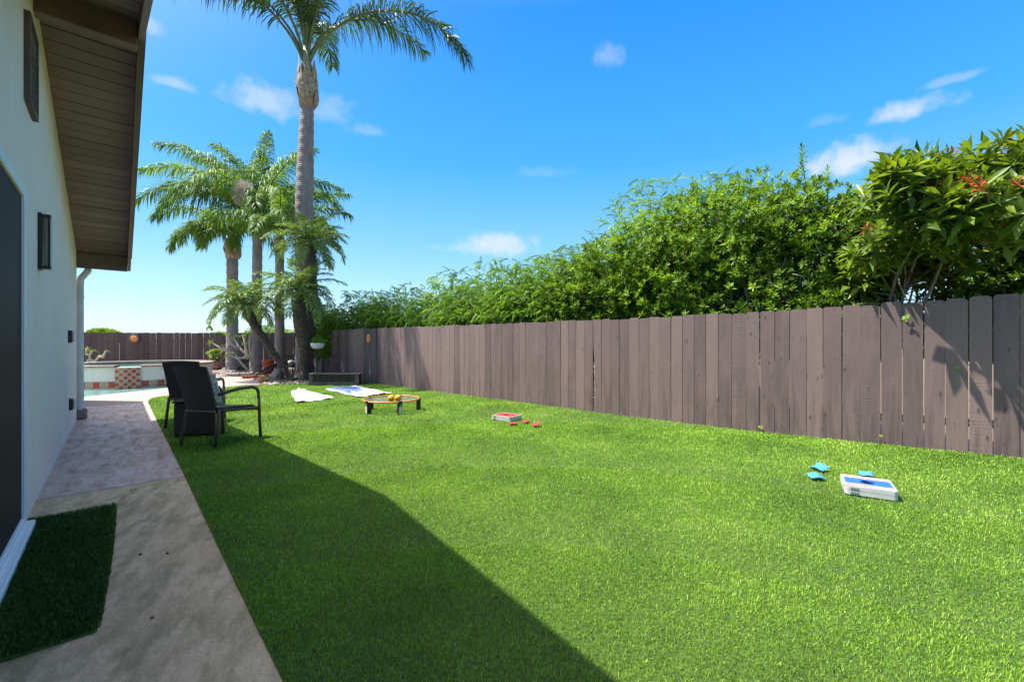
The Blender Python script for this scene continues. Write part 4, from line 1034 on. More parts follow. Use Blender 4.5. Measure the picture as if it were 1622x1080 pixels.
queen('middle queen palm with the fullest bright crown and a pale dry flower cluster', 405, 592, 16.6, 376, [(182,66,-22,4.2,.45),(192,60,-50,4.0,.6),(165,74,5,4.0,.1),(150,78,25,3.9,.0),(95,85,60,3.6,.0),(60,80,35,3.6,.0),(25,74,-15,3.4,.0),(0,66,-45,3.2,.0),(205,55,-65,3.4,.2),(-30,60,-65,2.9,.0),(230,62,-60,3.1,.3),(262,74,-50,2.9,.5),(300,60,-75,2.6,.0),(345,78,0,3.4,.0),(120,80,30,3.6,.0),(215,78,-5,3.6,.1),(10,50,-75,2.8,.0),(172,50,-75,3.0,.0)], lean=3, r=(.215,.175,.165), seedpod=True, ll=.82, bootlen=.9)
queen('slender queen palm partly hidden behind the leaning and upright pygmy palms', 443, 596, 15.4, 396, [(160,70,-40,2.2,.7),(0,70,-30,2.6,.1),(45,60,-60,2.2,.0),(215,66,-55,2.2,.5),(90,80,5,2.4,.0),(-60,70,-55,2.2,.0),(20,78,0,2.8,.1),(300,78,-20,2.4,.3),(180,80,0,2.4,.5),(350,60,-60,2.4,.0),(270,60,-70,2.,.2)], r=(.17,.15,.14), ll=.6, bootlen=.5)
def pygmy(label, pts, rads, n, L_, seed, lowdead=2):
    random.seed(seed); b0 = Vector((pts[0].x, pts[0].y, 0)); root = empty('pygmy_palm', b0, label, 'palm tree', 'pygmy date palms in the gravel bed')
    ptrunk(root, pts, rads, M['pygtrunk'], 0, 12, .1); c0 = pts[-1]
    for i in range(n):
        az = 137.5*i+random.uniform(-12, 12); t = i/n; e0 = 78-75*t; e1 = e0-70-45*t; LL = L_*random.uniform(.85, 1.1)
        add_frond(root, arc(c0+Vector((0,0,.05)), az, e0, max(-88, e1), LL, 9, 1.0), 'frond_pygmy', ll=.34, nl=62, r=.013, droop=.4, wid=.021, plum=.22, start=.14, vsh=.25, yell=.5 if i > n-6 else 0.)
pygmy('pygmy palm on a leaning dark trunk slanting up to the left', [G(467,604.5)-Vector((0,0,.1)), P(452,588,13.1), P(425,548,13.3), P(400,510,13.5), P(386,484,13.5)], [.085,.08,.09,.12,.17], 26, 1.25, 3)
pygmy('pygmy palm with thick knobbly upright trunk and lower crown before the tallest palm', [G(484,604)-Vector((0,0,.1)), P(483,590,13.2), P(481,545,13.2), P(475,505,13.2), P(471,468,13.2)], [.13,.12,.16,.2,.19], 28, 1.45, 4)
pygmy('pygmy palm with the highest pygmy crown, right beside the tallest trunk', [G(488,603)-Vector((0,0,.1)), P(490,560,13.7), P(496,480,13.7), P(494,430,13.7), P(491,388,13.7)], [.12,.10,.13,.14,.17], 28, 1.3, 6)
# ------------------------------------------------------------------ pool corner
def spa():
    c = Vector((-10.85, 12.9, 0)); r = 1.74; zt = .56
    root = empty('raised_spa', c, 'round raised white spa with red patterned tile spillway beyond the walk', 'spa')
    def ringpart(name, mat, r0, r1, z0, z1, a0=0, a1=360, n=72, tiles=None, mode='outer'):
        vs, fs, uv = [], [], []
        for k in range(n+1):
            a = R(a0+(a1-a0)*k/n); d = Vector((math.cos(a), math.sin(a), 0))
            vs += [c+d*r1+Vector((0,0,z0)), c+d*r1+Vector((0,0,z1)), c+d*r0+Vector((0,0,z1)), c+d*r0+Vector((0,0,z0))]
            L_ = r1*R(a1-a0)*k/n/(tiles or .15); tt = tiles or .15
            uv += [(L_, max(.001, z0/tt)), (L_, z1/tt-.001), (L_, z1/tt-.001), (L_, .001)]
        for k in range(n):
            for j in range(4): fs.append((k*4+j, (k+1)*4+j, (k+1)*4+(j+1) % 4, k*4+(j+1) % 4))
        b = MB(); b.add(vs, fs, uv); return b.build(name, mat, root)
    ringpart('spa_wall', M['spa_white'], r-.22, r, -.15, zt-.04)
    ringpart('coping', M['coping'], r-.3, r+.05, zt-.04, zt+.01, -49.5, 293.5)
    ringpart('waterline_tile', M['tile'], r+.001, r+.018, 0., .165, -200, 20, 60, .165)
    # spillway: a tiled chute in front
    b = MB(); w = .29; sp = []
    for (a, zt_) in ((-101.5, zt-.03), (-91, zt-.03)): pass
    vs, uv, fs = [], [], []; n = 10; a0, a1 = -66, -50
    for k in range(n+1):
        a = R(a0+(a1-a0)*k/n); d = Vector((math.cos(a), math.sin(a), 0)); L_ = (r+.05)*R(a1-a0)*k/n/.083
        vs += [c+d*(r+.06)+Vector((0,0,-.12)), c+d*(r+.06)+Vector((0,0,zt-.06)), c+d*(r-.3)+Vector((0,0,zt-.055)), c+d*(r-.1)+Vector((0,0,-.12))]
        uv += [(L_, 0), (L_, (zt+.06)/.083), (L_, (zt+.06)/.083+4), (L_, 0)]
    for k in range(n):
        for j in range(4): fs.append((k*4+j, (k+1)*4+j, (k+1)*4+(j+1) % 4, k*4+(j+1) % 4))
    fs += [(0,1,2,3), (n*4+3,n*4+2,n*4+1,n*4)]
    b.add(vs, fs, uv); b.build('spillway', M['tile'], root)
    b = MB(); b.lathe(c+Vector((0,0,zt-.1)), [(0.01, -.01), (r-.23, -.01), (r-.23, 0), (.01, 0)], 48); b.build('spa_water', M['water'], root)
spa()
# low coping ledge on the far left of the pool
b = MB(); b.box((-11.5+.2, 11.32, .1), (.9, .5, .1), bev=.015); b.box((-11.3, 11.34, -.03), (.84, .44, .16)); tag(b.build('pool_ledge', M['coping']), 'low grey coping ledge at the foot of the spa wall', 'ledge')
def plumeria(label, base, ends, r=.035, leaf=.16, seed=1):
    random.seed(seed); root = empty('plumeria', base, label, 'shrub'); b = MB()
    pts = []; axs = []
    for (e, via) in ends:
        b.tube([base-Vector((0,0,.1)) if via is None else via, ((via or base)+e)*.5+Vector((random.uniform(-.06,.06),0,-.08)), e], [r, r*.8, r*.5], 7)
        pts.append(list(e)); axs.append(list((e-base).normalized()+Vector((0,0,.5))))
    b.build('branches', M['bark_pale'], root, True)
    T, TF = rosette(8, -5, 65, .28, broad=True); q = np.array(pts)
    vv, ff = inst(T, TF, frames(np.array(axs), rng.uniform(0, 6, len(q))), q, leaf*rng.uniform(.8, 1.3, len(q)))
    mesh_obj('leaves', vv, ff, M['frond'], root, False, rng.uniform(.5, 1, len(vv)//5).repeat(5))
Y = 16.5; f1 = P(372, 560, Y)
plumeria('bare branched plumeria with leaf tufts beside the talavera pot', P(400,588,Y)*1.0, [(f1, None), (P(335,542,Y), f1), (P(352,549,Y), f1), (P(370,535,Y+.2), P(395,565,Y)), (P(385,532,Y), P(395,565,Y)), (P(395,530,Y-.2), P(397,560,Y)), (P(362,562,Y), P(390,566,Y)), (P(396,566,Y), None), (P(358,530,Y), P(378,552,Y)), (P(388,545,Y), P(396,566,Y))], .05, .22)
Y = 15.8; g1 = P(140, 571, Y)
plumeria('leaning plumeria branches behind the left end of the spa', Vector((-15.8,15.8,0)), [(g1, None), (P(141,560,Y), g1), (P(137,553,Y), P(141,562,Y)), (P(146,556,Y), P(141,562,Y)), (P(157,565,Y), g1), (P(168,556,Y), P(157,565,Y))], .05, .15, 2)
def potplant(name, label, c, prof, mat, leafT, n, size, lm, rx, rz, zc, cat='potted plant', group=None):
    root = empty(name, c, label, cat, group); b = MB(); b.lathe(c, prof, 24); smooth_by_angle(b.build('pot', M[mat], root), 50)
    q = rng.normal(size=(n, 3)); q /= np.linalg.norm(q, axis=1, keepdims=True); q = q*(rng.uniform(0, 1, n)**.4)[:, None]*np.array([rx, rx, rz])+np.array([c.x, c.y, c.z+zc])
    T, TF = leafT; ax = (q-np.array([c.x, c.y, c.z+zc-.2])); vv, ff = inst(T, TF, frames(ax, rng.uniform(0, 6, n)), q, size*rng.uniform(.7, 1.2, n))
    lv = 5 if T.shape[0] % 5 == 0 and TF.shape[0] == T.shape[0]*.8 else 4
    mesh_obj('foliage', vv, ff, M[lm], root, False, rng.uniform(0, 1, len(vv)//lv+1).repeat(lv)[:len(vv)])
potplant('potted_plant', 'round painted red ceramic pot with pale succulent plant in front of the far fence', Vector((-12.05,17.9,0)), [(.16,0),(.27,.08),(.31,.2),(.28,.32),(.24,.37),(.26,.40),(.20,.40),(.18,.34)], 'tala', rosette(9, 0, 60, .4, broad=True), 60, .13, 'frond_pygmy', .24, .26, .62)
potplant('potted_plant', 'small terracotta pot with low plant left of the round painted pot', Vector((-12.3,17.2,0)), [(.08,0),(.13,.2),(.14,.23),(.11,.23),(.1,.2)], 'terracotta', ROS[0], 22, .07, 'wisp', .1, .07, .3)
potplant('garden_pot', 'large orange red pot beside the middle palm trunk', P(427,589,15.9)-Vector((0,0,P(427,589,15.9).z)), [(.16,0),(.23,.42),(.25,.43),(.25,.52),(.21,.52),(.2,.45)], 'orange_pot', ROS[0], 8, .05, 'wisp', .08, .03, .5, 'pot')
# white bowl on an iron stand
c = Vector((-5.72, 13.0, 0)); root = empty('bowl_planter', c, 'white bowl planter with trailing green plant on a black stand by the fence', 'planter')
b = MB(); b.lathe(c+Vector((0,0,.97)), [(.1,0),(.16,.03),(.195,.12),(.2,.17),(.17,.17),(.15,.12)], 24); smooth_by_angle(b.build('bowl', M['white_bowl'], root), 50)
b = MB(); b.tube([c, c+Vector((0,0,.96))], .018, 8)
b.lathe(c, [(.15,0),(.15,.02),(.02,.03)], 16); b.build('stand', M['blackmetal'], root)
n = 60; q = rng.normal(size=(n,3))*np.array([.09,.09,.05])+np.array([c.x,c.y,1.2]); T, TF = ROS[1]
vv, ff = inst(T, TF, frames(rng.normal(size=(n,3))*.6+np.array([[0,0,1.]]), rng.uniform(0,6,n)), q, np.full(n,.06)); mesh_obj('foliage', vv, ff, M['wisp'], root, False, rng.uniform(.3,1,len(vv)//4).repeat(4))
# dark trough planter
c = Vector((-4.78, 12.02, 0)); root = empty('trough_planter', c, 'long dark wooden trough planter at the foot of the fence', 'planter')
b = MB(); b.box(c+Vector((0,0,.15)), (1.26,.3,.30)); b.build('trough', M['planter_dark'], root)
b = MB()
for s in (-1, 1): b.box(c+Vector((s*.62,-.157,.15)), (.1,.02,.30)); b.box(c+Vector((0,s*.155,.313)), (1.36,.06,.025))
for s in (-1, 1): b.box(c+Vector((s*.65,0,.313)), (.06,.25,.025))
b.box(c+Vector((0,-.156,.06)), (1.13,.016,.08)); b.build('trim', M['rail'], root)
b = MB(); b.box(c+Vector((0,0,.302)), (1.2,.24,.006)); b.build('soil', M['soil'], root)
# terracotta slab, mosaic pot and boulder at the edge of the gravel
c = G(403, 599); root = empty('brick_edging', c, 'low orange brick step at the edge of the gravel bed', 'brick edging')
b = MB()
for k in range(4): b.box(c+Vector((-.24+k*.17,.02*k,.05)), (.16,.3,.09), rz=.1, bev=.008)
b.build('bricks', M['terracotta'], root)
potplant('potted_plant', 'squat terracotta mosaic pot in front of the boulder on the gravel', G(417,607), [(.1,0),(.15,.1),(.16,.16),(.13,.16),(.12,.12)], 'mosaic', ROS[2], 14, .05, 'wisp', .08, .03, .18)
def boulder(name, label, c, sc, seed=0):
    r_ = np.random.default_rng(seed); b = MB(); b.sphere(c, 1., 18, 12, sc); v = np.array(b.v); d = v-np.array(list(c))
    ph = r_.uniform(0, 6, 6); f = 1+.12*np.sin(d[:,0]*9/sc[0]*.4+ph[0])+.12*np.sin(d[:,1]*8+ph[1])+.1*np.sin(d[:,2]*14+ph[2])+r_.normal(size=len(v))*.03
    v = np.array(list(c))+d*f[:,None]; o = mesh_obj(name, v, b.f, M['rock'], None, False); tag(o, label, 'rock')
c = G(432, 604); boulder('boulder', 'grey brown boulder between the mosaic pot and the leaning palm', c+Vector((0,.25,.1)), (.2,.2,.2), 3)
# dark timber planter by the plumeria
c = Vector((-10.3, 17.3, 0)); root = empty('timber_planter', c, 'dark upright timber planter between the first two palm trunks', 'planter')
b = MB()
for k in range(5): b.box(c+Vector((-.2+k*.1,-.2,.27)), (.09,.03,.54))
b.box(c+Vector((0,0,.25)), (.46,.36,.5)); b.build('timber_box', M['planter_dark'], root)
b = MB()
for z in (.08,.3,.52): b.box(c+Vector((0,-.225,z)), (.52,.02,.05))
b.build('band', M['rail'], root)
# garden spotlight
c = Vector((-10.0+.1, 16.2, 0)); c = G(377, 591); root = empty('garden_spotlight', c, 'small black garden spotlight standing in the gravel near the first palm', 'garden light')
b = MB(); b.tube([c-Vector((0,0,.05)), c+Vector((0,0,.14))], .012, 6); b.build('spike', M['black'], root)
b = MB(); b.tube([c+Vector((-.05,.0,.13)), c+Vector((.07,-.06,.2))], [.04,.06], 10); b.build('lamp_head', M['black'], root)
# black strap lounger and black patio chair among the palms
def lounger():
    Y = 14.0; c = P(430, 600, Y); c.z = 0; root = empty('strap_lounger', c, 'black strap lounge chair with a curved back low on the gravel', 'lounge chair')
    prof = [P(410,597,Y), P(420,588,Y), P(430,581,Y), P(440,576.5,Y), P(449,575,Y)]
    for s in (-.25, .25):
        b = MB(); b.tube([p+Vector((0,s,0)) for p in prof], .018, 8); b.tube([prof[-1]+Vector((0,s,0)), Vector((prof[-1].x+.05, Y+s, 0))], .016, 8); b.tube([prof[2]+Vector((0,s,0)), Vector((prof[2].x+.2, Y+s, 0))], .016, 8); b.build('frame', M['blackmetal'], root, True)
    b = MB()
    for i in range(10):
        t = .12+.86*i/9*1.0; k = min(3, int(t*4)); p = prof[k].lerp(prof[k+1], t*4-k); d = (prof[k+1]-prof[k]).normalized()
        b.box(p+Vector((0,0,.018)), (.06,.52,.012), ry=-math.atan2(d.z, d.x))
    b.build('straps', M['sky_strap'], root)
lounger()
def patio():
    Y = 14.6; c = P(459, 590, Y); c.z = 0; root = empty('patio_chair', c, 'black patio chair with cream cushion half hidden behind the palm trunks', 'patio chair')
    w = .2
    for sx in (-1, 1):
        for sy in (-1, 1):
            b = MB(); b.tube([c+Vector((sx*w,sy*.2,0)), c+Vector((sx*w,sy*.2,.6 if sy < 0 else .75))], .016, 8); b.build('leg', M['blackmetal'], root)
    b = MB(); b.box(c+Vector((0,0,.36)), (.42,.42,.03)); b.build('seat', M['blackmetal'], root)
    b = MB(); b.box(c+Vector((0,.2,.66)), (.42,.03,.2)); b.box(c+Vector((0,-.2,.6)), (.42,.03,.03)); b.build('backrest', M['blackmetal'], root)
    b = MB(); b.sphere(c+Vector((.12,-.1,.47)), .15, 14, 8, (1,.7,.75)); b.build('cushion', M['cream'], root, True)
patio()
# sun plaque and mask on the fences
c = P(213, 536, 19.44); root = empty('sun_plaque', c, 'round orange sun face plaque with dark rays on the far fence', 'wall plaque')
b = MB()
for k in range(20):
    a = k*math.pi/10; d = Vector((math.cos(a),0,math.sin(a))); b.sphere(c+Vector((d.x*.2,-.02,d.z*.18)), .032, 8, 6, (1,.4,1))
b.build('rays', M['plaque_dark'], root, True)
b = MB(); b.sphere(c+Vector((0,-.02,0)), .165, 24, 12, (1,.22,.86)); b.sphere(c+Vector((0,-.065,-.01)), .03, 8, 6, (.7,.6,1.2)); b.sphere(c+Vector((0,-.05,-.07)), .03, 8, 6, (1.6,.5,.4))
b.build('face', M['plaque'], root, True)
b = MB()
for s in (-1, 1): b.sphere(c+Vector((s*.055,-.052,.03)), .018, 8, 6, (1.3,.5,.7))
b.build('eyes', M['plaque_dark'], root, True)
c = P(584, 537, 12.30); root = empty('mask_plaque', c, 'small orange ceramic mask hung on the shaded fence return at the corner', 'wall plaque')
b = MB(); b.sphere(c, .075, 14, 10, (.8,.3,1.4)); b.sphere(c+Vector((0,-.02,.0)), .02, 8, 6, (.7,.8,1.6)); b.sphere(c+Vector((0,.0,.1)), .045, 10, 6, (1,.4,.6)); b.build('mask', M['plaque'], root, True)
b = MB(); b.sphere(c+Vector((-.028,-.02,.03)), .012, 6, 5); b.sphere(c+Vector((.028,-.02,.03)), .012, 6, 5); b.sphere(c+Vector((0,-.022,-.05)), .014, 6, 5, (1.6,.5,.6)); b.build('mask_features', M['plaque_dark'], root, True)
# ------------------------------------------------------------------ chairs and table
def copy_tree(o, parent=None):
    c = o.copy(); COL.objects.link(c); c.parent = parent
    for ch in list(o.children): copy_tree(ch, c)
    return c
def chair(label, loc, rz):
    root = empty('wicker_armchair', (0, 0, 0), label, 'armchair', 'wicker armchairs at the lawn edge')
    FR = M['frame']
    def L(name, pts, r=.017, flat=1.): b = MB(); b.tube([Vector(p) for p in pts], r, 10, flat=flat); return b.build(name, FR, root, True, local=True)
    for s in (-1, 1):
        L('leg', [(s*.23, -.31, 0), (s*.225, -.27, .2), (s*.215, -.235, .42)], .018)
        L('leg', [(s*.275, .32, 0), (s*.27, .31, .2), (s*.268, .305, .36), (s*.268, .295, .5)], .018)
        L('armrest', [(s*.268, .295, .49), (s*.27, .29, .56), (s*.272, .255, .61), (s*.275, .18, .635), (s*.27, 0, .635), (s*.25, -.15, .615), (s*.225, -.262, .59)], .021, .7)
        L('seat_rail', [(s*.215, -.235, .405), (s*.24, 0, .385), (s*.268, .30, .37)], .016)
    b = MB()   # curved seat
    n = 10; m = 6; vs = []; fs = []
    def grid(fn, nu, nv, th, nrm):
        vs = []; fs = []
        for side in (0, 1):
            for i in range(nu+1):
                for j in range(nv+1):
                    p = Vector(fn(i/nu, j/nv)); vs.append(p+Vector(nrm)*(th if side else 0))
        K = (nu+1)*(nv+1); idx = lambda i, j, s: s*K+i*(nv+1)+j
        for i in range(nu):
            for j in range(nv):
                fs.append((idx(i,j,1), idx(i+1,j,1), idx(i+1,j+1,1), idx(i,j+1,1))); fs.append((idx(i,j,0), idx(i,j+1,0), idx(i+1,j+1,0), idx(i+1,j,0)))
        for i in range(nu):
            fs.append((idx(i,0,0), idx(i+1,0,0), idx(i+1,0,1), idx(i,0,1))); fs.append((idx(i,nv,1), idx(i+1,nv,1), idx(i+1,nv,0), idx(i,nv,0)))
        for j in range(nv):
            fs.append((idx(0,j,1), idx(0,j+1,1), idx(0,j+1,0), idx(0,j,0))); fs.append((idx(nu,j,0), idx(nu,j+1,0), idx(nu,j+1,1), idx(nu,j,1)))
        return vs, fs
    def seat(u, v):
        w = .43+.09*v; y = -.245+v*.57; x = (u-.5)*w; z = .40+.012*math.cos(v*3)+(-.055*max(0, v-.8)/.2 if v > .8 else 0)-.014*math.sin(math.pi*u)
        return (x, y, z)
    b.add(*grid(seat, 10, 14, .028, (0,0,1))); smooth_by_angle(b.build('seat', M['wicker'], root, local=True), 50)
    def back(u, v):
        w = .385+.05*v; z = .375+v*.535; y = -.235-.125*v-.04*v*v+.03*(1-4*(u-.5)**2)*-1*.8; return ((u-.5)*w, y, z+.012*math.sin(math.pi*u)*v)
    b = MB(); b.add(*grid(back, 12, 14, .026, (0,-1,.15))); bk = smooth_by_angle(b.build('backrest', M['wicker'], root, local=True), 50)
    b = MB(); b.tube([(-.195,-.268,.40), (0,-.292,.405), (.195,-.268,.40)], .007, 6); b.build('piping', M['piping'], bk, True, local=True)
    # cushion on the seat against the back
    b = MB(); nu = 12; vs = []; fs = []
    for s in (-1, 1):
        for i in range(nu+1):
            for j in range(nu+1):
                u = i/nu*2-1; v = j/nu*2-1; e = (1-abs(u)**3)*(1-abs(v)**3); k = 1-.07*(u*u*v*v)**.5
                p = Vector((u*.195*(1-.1*(1-abs(v))*abs(u)), s*.062*max(0, e)**.55, v*.20*(1-.1*(1-abs(u))*abs(v))))
                vs.append(Matrix.Rotation(R(16), 3, 'X') @ p+Vector((.02, -.185, .635)))
    K = (nu+1)**2
    for s in (0, 1):
        for i in range(nu):
            for j in range(nu):
                q = [s*K+i*(nu+1)+j, s*K+(i+1)*(nu+1)+j, s*K+(i+1)*(nu+1)+j+1, s*K+i*(nu+1)+j+1]; fs.append(tuple(q if s == 0 else q[::-1]))
    b.add(vs, fs); return root, b
c1, cush = chair('dark wicker armchair nearest the camera, its back turned to us', None, 0)
c2 = copy_tree(c1); c2['label'] = 'dark wicker armchair further back, left of and behind the nearer chair'
c1.location = (-3.486, 5.285, .004); c1.rotation_euler = (0, 0, -.19)
c2.location = (-4.58, 6.38, .004); c2.rotation_euler = (0, 0, .24)
p1 = cush.build('cushion', M['pillow'], None, True); p2 = p1.copy(); COL.objects.link(p2)
for p_, c_, dx, lab in ((p1, c1, -.045, 'pale patterned cushion leaning in the nearest wicker armchair'), (p2, c2, .03, 'pale patterned cushion in the further wicker armchair')):
    p_.rotation_euler = c_.rotation_euler; p_.location = c_.matrix_basis @ Vector((dx, 0, 0)); tag(p_, lab, 'cushion', 'cushions on the wicker chairs')
def wtable():
    c = Vector((-4.05, 5.74, 0)); root = empty('wicker_table', c, 'square dark wicker side table between the two armchairs', 'side table')
    rz = .35; b = MB(); b.box(c+Vector((0,0,.225)), (.44,.44,.41), rz=rz, bev=.012); b.build('base', M['wicker'], root)
    b = MB(); b.box(c+Vector((0,0,.445)), (.47,.47,.028), rz=rz, bev=.008); b.build('table_top', M['wicker'], root)
    b = MB()
    for a in range(4):
        d = Matrix.Rotation(rz+a*math.pi/2, 3, 'Z') @ Vector((.19,.19,0)); b.tube([c+d, c+d+Vector((0,0,.03))], .02, 8)
    b.build('feet', M['frame'], root)
wtable()
# ------------------------------------------------------------------ round net game
def net_game():
    c = Vector((-2.07, 7.6, .0)); r = .47; zr = .205; root = empty('roundnet_set', c, 'round net game with an orange rim on five short black legs', 'net game')
    n = 64; b = MB(); vs = []; fs = []; m = 8
    for i in range(n):
        a = 2*math.pi*i/n
        for j in range(m):
            t = 2*math.pi*j/m; rr = r+.013*math.cos(t); vs.append(c+Vector((rr*math.cos(a), rr*math.sin(a), zr+.013*math.sin(t))))
    for i in range(n):
        for j in range(m): fs.append((i*m+j, ((i+1) % n)*m+j, ((i+1) % n)*m+(j+1) % m, i*m+(j+1) % m))
    b.add(vs, fs); b.build('rim', M['rim'], root, True)
    b = MB(); k = 26
    for i in range(-k//2+1, k//2):
        x = i*2*r/k; L_ = math.sqrt(r*r-x*x)
        for sw in (0, 1):
            pts = []
            for j in range(7):
                t = -1+2*j/6; y = t*L_; s = .028*(1-(x*x+y*y)/(r*r)); pts.append(c+(Vector((x,y,zr-.004-s)) if sw == 0 else Vector((y,x,zr-.004-s))))
            b.tube(pts, .0019, 3, cap=False)
    b.build('net', M['net'], root)
    for a in (-130, -58, 14, 86, 158):
        d = Vector((math.cos(R(a)), math.sin(R(a)), 0)); t = Vector((-d.y, d.x, 0)); Mx = Matrix((t, d, (0,0,1))).transposed()
        b = MB(); b.box(c+d*(r+.004)+Vector((0,0,.10)), (.062,.03,.2), M=Mx, bev=.006); b.box(c+d*(r-.0)+Vector((0,0,.2)), (.07,.045,.035), M=Mx, bev=.006)
        b.box(c+d*(r-.03)+t*.03+Vector((0,0,.09)), (.012,.05,.18), M=Mx); b.box(c+d*(r-.03)-t*.03+Vector((0,0,.09)), (.012,.05,.18), M=Mx)
        lg = b.build('leg', M['black'], root)
        if a < 0: b = MB(); b.box(c+d*(r+.0205)+Vector((0,0,.072)), (.05,.003,.115), M=Mx); b.box(c+d*(r+.0205)+Vector((-.0,0,.16)), (.03,.003,.008), M=Mx); b.box(c+d*(r+.0205)+Vector((-.0,0,.145)), (.022,.003,.008), M=Mx); b.build('sticker', M['pale_plastic'], lg)
    for i, (px, py, lab) in enumerate(((619.5, 0, 'left yellow ball resting on the round net'), (630.6, 0, 'right yellow ball resting on the round net'))):
        Yb = 7.45+.05*i; p = Vector(((px-811)/F*Yb, Yb, zr-.028+.055)); b = MB(); b.sphere(Vector((0,0,0)), .056, 20, 14); o = b.build('ball', M['yellow'], None, True); o.location = p; tag(o, lab, 'ball', 'yellow balls on the round net')
net_game()
# ------------------------------------------------------------------ bag toss boards
def board(name, label, c, ang, topm, Wd=.33, Ln=.40):
    z = gz(c.x, c.y)+.014; c = Vector((c.x, c.y, z)); root = empty(name, c, label, 'game board', 'folded bag toss boards'); rot = Matrix.Rotation(ang, 3, 'Z')
    def T(x, y, zz): return c+rot @ Vector((x, y, zz))
    for k, (zb, tilt) in enumerate(((.0, 0), (.033, .012))):
        b = MB(); hx, hy = Wd/2, Ln/2
        # hollow tray: rounded corner frame
        n = 5; rr = .03; out = []
        for (sx, sy, a0) in ((1,-1,-90),(1,1,0),(-1,1,90),(-1,-1,180)):
            for j in range(n+1): a = R(a0+90*j/n); out.append((sx*(hx-rr)+rr*math.cos(a), sy*(hy-rr)+rr*math.sin(a)))
        inn = [(x*.9, y*.92) for x, y in out]; K = len(out); vs = []
        for lst, zz in ((out, zb), (out, zb+.03), (inn, zb+.03), (inn, zb)): vs += [T(x, y, zz) for x, y in lst]
        fs = [(L_*K+j, L_*K+(j+1) % K, ((L_+1) % 4)*K+(j+1) % K, ((L_+1) % 4)*K+j) for L_ in range(4) for j in range(K)]
        b.add(vs, fs); b.build('tray', M['white_plastic'], root)
    # face with a round hole
    b = MB(); vs, fs, uv = [], [], []; n = 40; hx, hy = Wd/2-.006, Ln/2-.006; hr = .047 if Ln > .32 else .045; hc = (0.0, .0); zt = .0665
    for k in range(n):
        a = 2*math.pi*k/n; cx, cy = math.cos(a), math.sin(a); s = min(hx/abs(cx) if abs(cx) > 1e-6 else 9, hy/abs(cy) if abs(cy) > 1e-6 else 9)
        for (x, y, zz) in ((cx*s, cy*s, zt), (hc[0]+cx*hr, hc[1]+cy*hr, zt), (hc[0]+cx*hr, hc[1]+cy*hr, zt-.012), (cx*s, cy*s, zt-.003)):
            vs.append(T(x, y, zz)); uv.append((.5+x/(2*hx)*.998, .5+y/(2*hy)*.998))
    # corners: square the outline exactly
    for (sx, sy) in ((1,1),(-1,1),(-1,-1),(1,-1)):
        a = math.atan2(sy*hy, sx*hx) % (2*math.pi); k = round(a/(2*math.pi)*n) % n
        for q in (0, 3): vs[k*4+q] = T(sx*hx, sy*hy, zt if q == 0 else zt-.003); uv[k*4+q] = (.5+sx*.499, .5+sy*.499)
    for k in range(n):
        j = (k+1) % n
        for q in range(3): fs.append((k*4+q, j*4+q, j*4+q+1, k*4+q+1)[::-1])
    b.add(vs, fs, uv); b.build('board_face', topm, root)
    b = MB(); b.box(T(0, 0, .008), (Wd*.88, Ln*.9, .004), rz=ang); b.build('inner_panel', M['black'], root)
    b = MB()
    for s in (0, 1): b.box(T(-Wd/2-.002, -Ln/2+.06, .016+.033*s), (.004, .05, .014), rz=ang)
    for s in (0, 1): b.box(T(-Wd/2+.06, -Ln/2-.002, .016+.033*s), (.05, .004, .014), rz=ang)
    b.build('hinge', M['grey_metal'], root)
    return root
pa = G(1338, 781, .03); pb = G(1424, 793.5, .03); ang = math.atan2(pb.y-pa.y, pb.x-pa.x); L1 = (pb-pa).length
ctr = pa.lerp(pb, .5)+Vector((-(pb-pa).normalized().y, (pb-pa).normalized().x, 0))*.17
board('bag_toss_board', 'folded white bag toss board with a blue striped face on the right of the lawn', ctr, ang, M['board_blue'], max(.3, L1), .34)
pa = G(776, 668.5); pb = G(797, 671.5); 
board('bag_toss_board', 'folded white bag toss board with a red face in the middle of the lawn', Vector((-.08, 6.72, 0)), -.62+math.pi/2*0, M['board_red'], .36, .30)
def bag(label, c, ang, mat, group, fold=.5, seed=0, s=.052, tilt=0):
    r_ = random.Random(seed); n = 10; vs = []; fs = []; z = gz(c.x, c.y)+.02
    for sd in (-1, 1):
        for i in range(n+1):
            for j in range(n+1):
                u = i/n*2-1; v = j/n*2-1; e = max(0, (1-abs(u)**4)*(1-abs(v)**4)); zz = .011+sd*.013*e**.5+fold*.03*(abs(u+.2)**1.5)*(1 if u > -.2 else .5)+.006*math.sin(3*v+seed)+.004*math.sin(7*u+2*v)
                vs.append(Vector((u*s*(1-.12*(1-v*v)), v*s*(1-.12*(1-u*u)), zz)))
    K = (n+1)**2
    for q in (0, 1):
        for i in range(n):
            for j in range(n):
                t = [q*K+i*(n+1)+j, q*K+(i+1)*(n+1)+j, q*K+(i+1)*(n+1)+j+1, q*K+i*(n+1)+j+1]; fs.append(tuple(t if q else t[::-1]))
    b = MB(); b.add(vs, fs); o = b.build('bean_bag', M[mat], None, True); o.location = (c.x, c.y, z); o.rotation_euler = (tilt, 0, ang); tag(o, label, 'bean bag', group)
bag('light blue bean bag left of the blue board, the farther of the pair', G(1298,746.5,.02), .5, 'blue_fabric', 'light blue bean bags', .9, 1, .058)
bag('light blue bean bag left of the blue board, the nearer of the pair', G(1293,759,.02), 1.35, 'blue_fabric', 'light blue bean bags', .5, 2, .055)
bag('light blue bean bag peeking out behind the blue board', G(1372,757,.02), .9, 'blue_fabric', 'light blue bean bags', .3, 3, .055)
bag('red bean bag touching the front corner of the red board', G(812.5,672,.02), .2, 'red_fabric', 'red bean bags', .4, 4, .055)
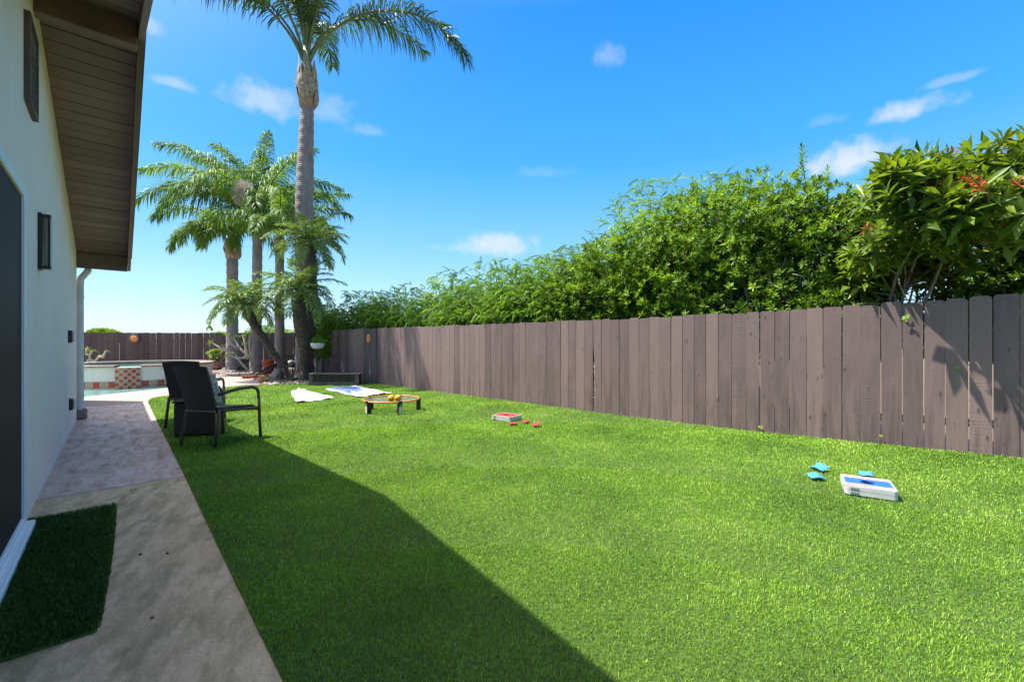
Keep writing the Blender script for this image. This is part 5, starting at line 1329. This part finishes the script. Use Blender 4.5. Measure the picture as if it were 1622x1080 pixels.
bag('red bean bag between the red board and the farthest bag', G(832.5,669,.02), .8, 'red_fabric', 'red bean bags', .3, 5, .05)
bag('red bean bag lying farthest right of the red board', G(848.5,674.5,.02), .4, 'red_fabric', 'red bean bags', .9, 6, .055)
# ------------------------------------------------------------------ towels
def towel(name, label, quad, mat, bumps, seed):
    r_ = np.random.default_rng(seed); n = 40; vs, fs, uv = [], [], []; ph = r_.uniform(0, 6, 8)
    for sd in (1, 0):
        for i in range(n+1):
            for j in range(n+1):
                u, v = i/n, j/n; p = quad[0]*(1-u)*(1-v)+quad[1]*u*(1-v)+quad[2]*u*v+quad[3]*(1-u)*v
                z = .034+.01*math.sin(7*u+ph[0]+3*v)+.008*math.sin(13*v+ph[1]+4*u)+.006*math.sin(19*u-11*v+ph[2])
                for (bu, bv, br, bh) in bumps: z += bh*math.exp(-((u-bu)**2+(v-bv)**2)/br**2)*(1+.4*math.sin(40*u+ph[3])*math.sin(33*v))
                w = .03*math.sin(5*u+ph[4]); vs.append((p.x+w*(v-.5), p.y+.03*math.sin(6*v+ph[5])*(u-.5), z-(.008 if sd == 0 else 0))); uv.append((u, v))
    K = (n+1)**2
    for q in (0, 1):
        for i in range(n):
            for j in range(n):
                t = [q*K+i*(n+1)+j, q*K+(i+1)*(n+1)+j, q*K+(i+1)*(n+1)+j+1, q*K+i*(n+1)+j+1]; fs.append(tuple(t if q == 0 else t[::-1]))
    edge = [i*(n+1) for i in range(n+1)]+[n*(n+1)+j for j in range(1, n+1)]+[i*(n+1)+n for i in range(n-1, -1, -1)]+[j for j in range(n-1, 0, -1)]
    for a, c in zip(edge, edge[1:]+edge[:1]): fs.append((a, c, c+K, a+K))
    b = MB(); b.add(vs, fs, uv); o = b.build(name, mat, None, True); tag(o, label, 'towel', 'towels spread on the lawn')
towel('beach_towel', 'blue and white patterned towel spread on the grass near the fence corner', [G(567,627.5,.03), G(622,622,.03), G(562,611,.03), G(515,615.5,.03)], M['towel_blue'], [(.2,.5,.1,.02)], 1)
towel('beach_towel', 'plain white towel crumpled at its far end, left of the blue one', [G(468,637,.03), G(530,629.5,.03), G(487,618.5,.03), G(461,620,.03)], M['towel_white'], [(.45,.9,.12,.06), (.7,.95,.1,.05), (.15,.85,.15,.04)], 2)
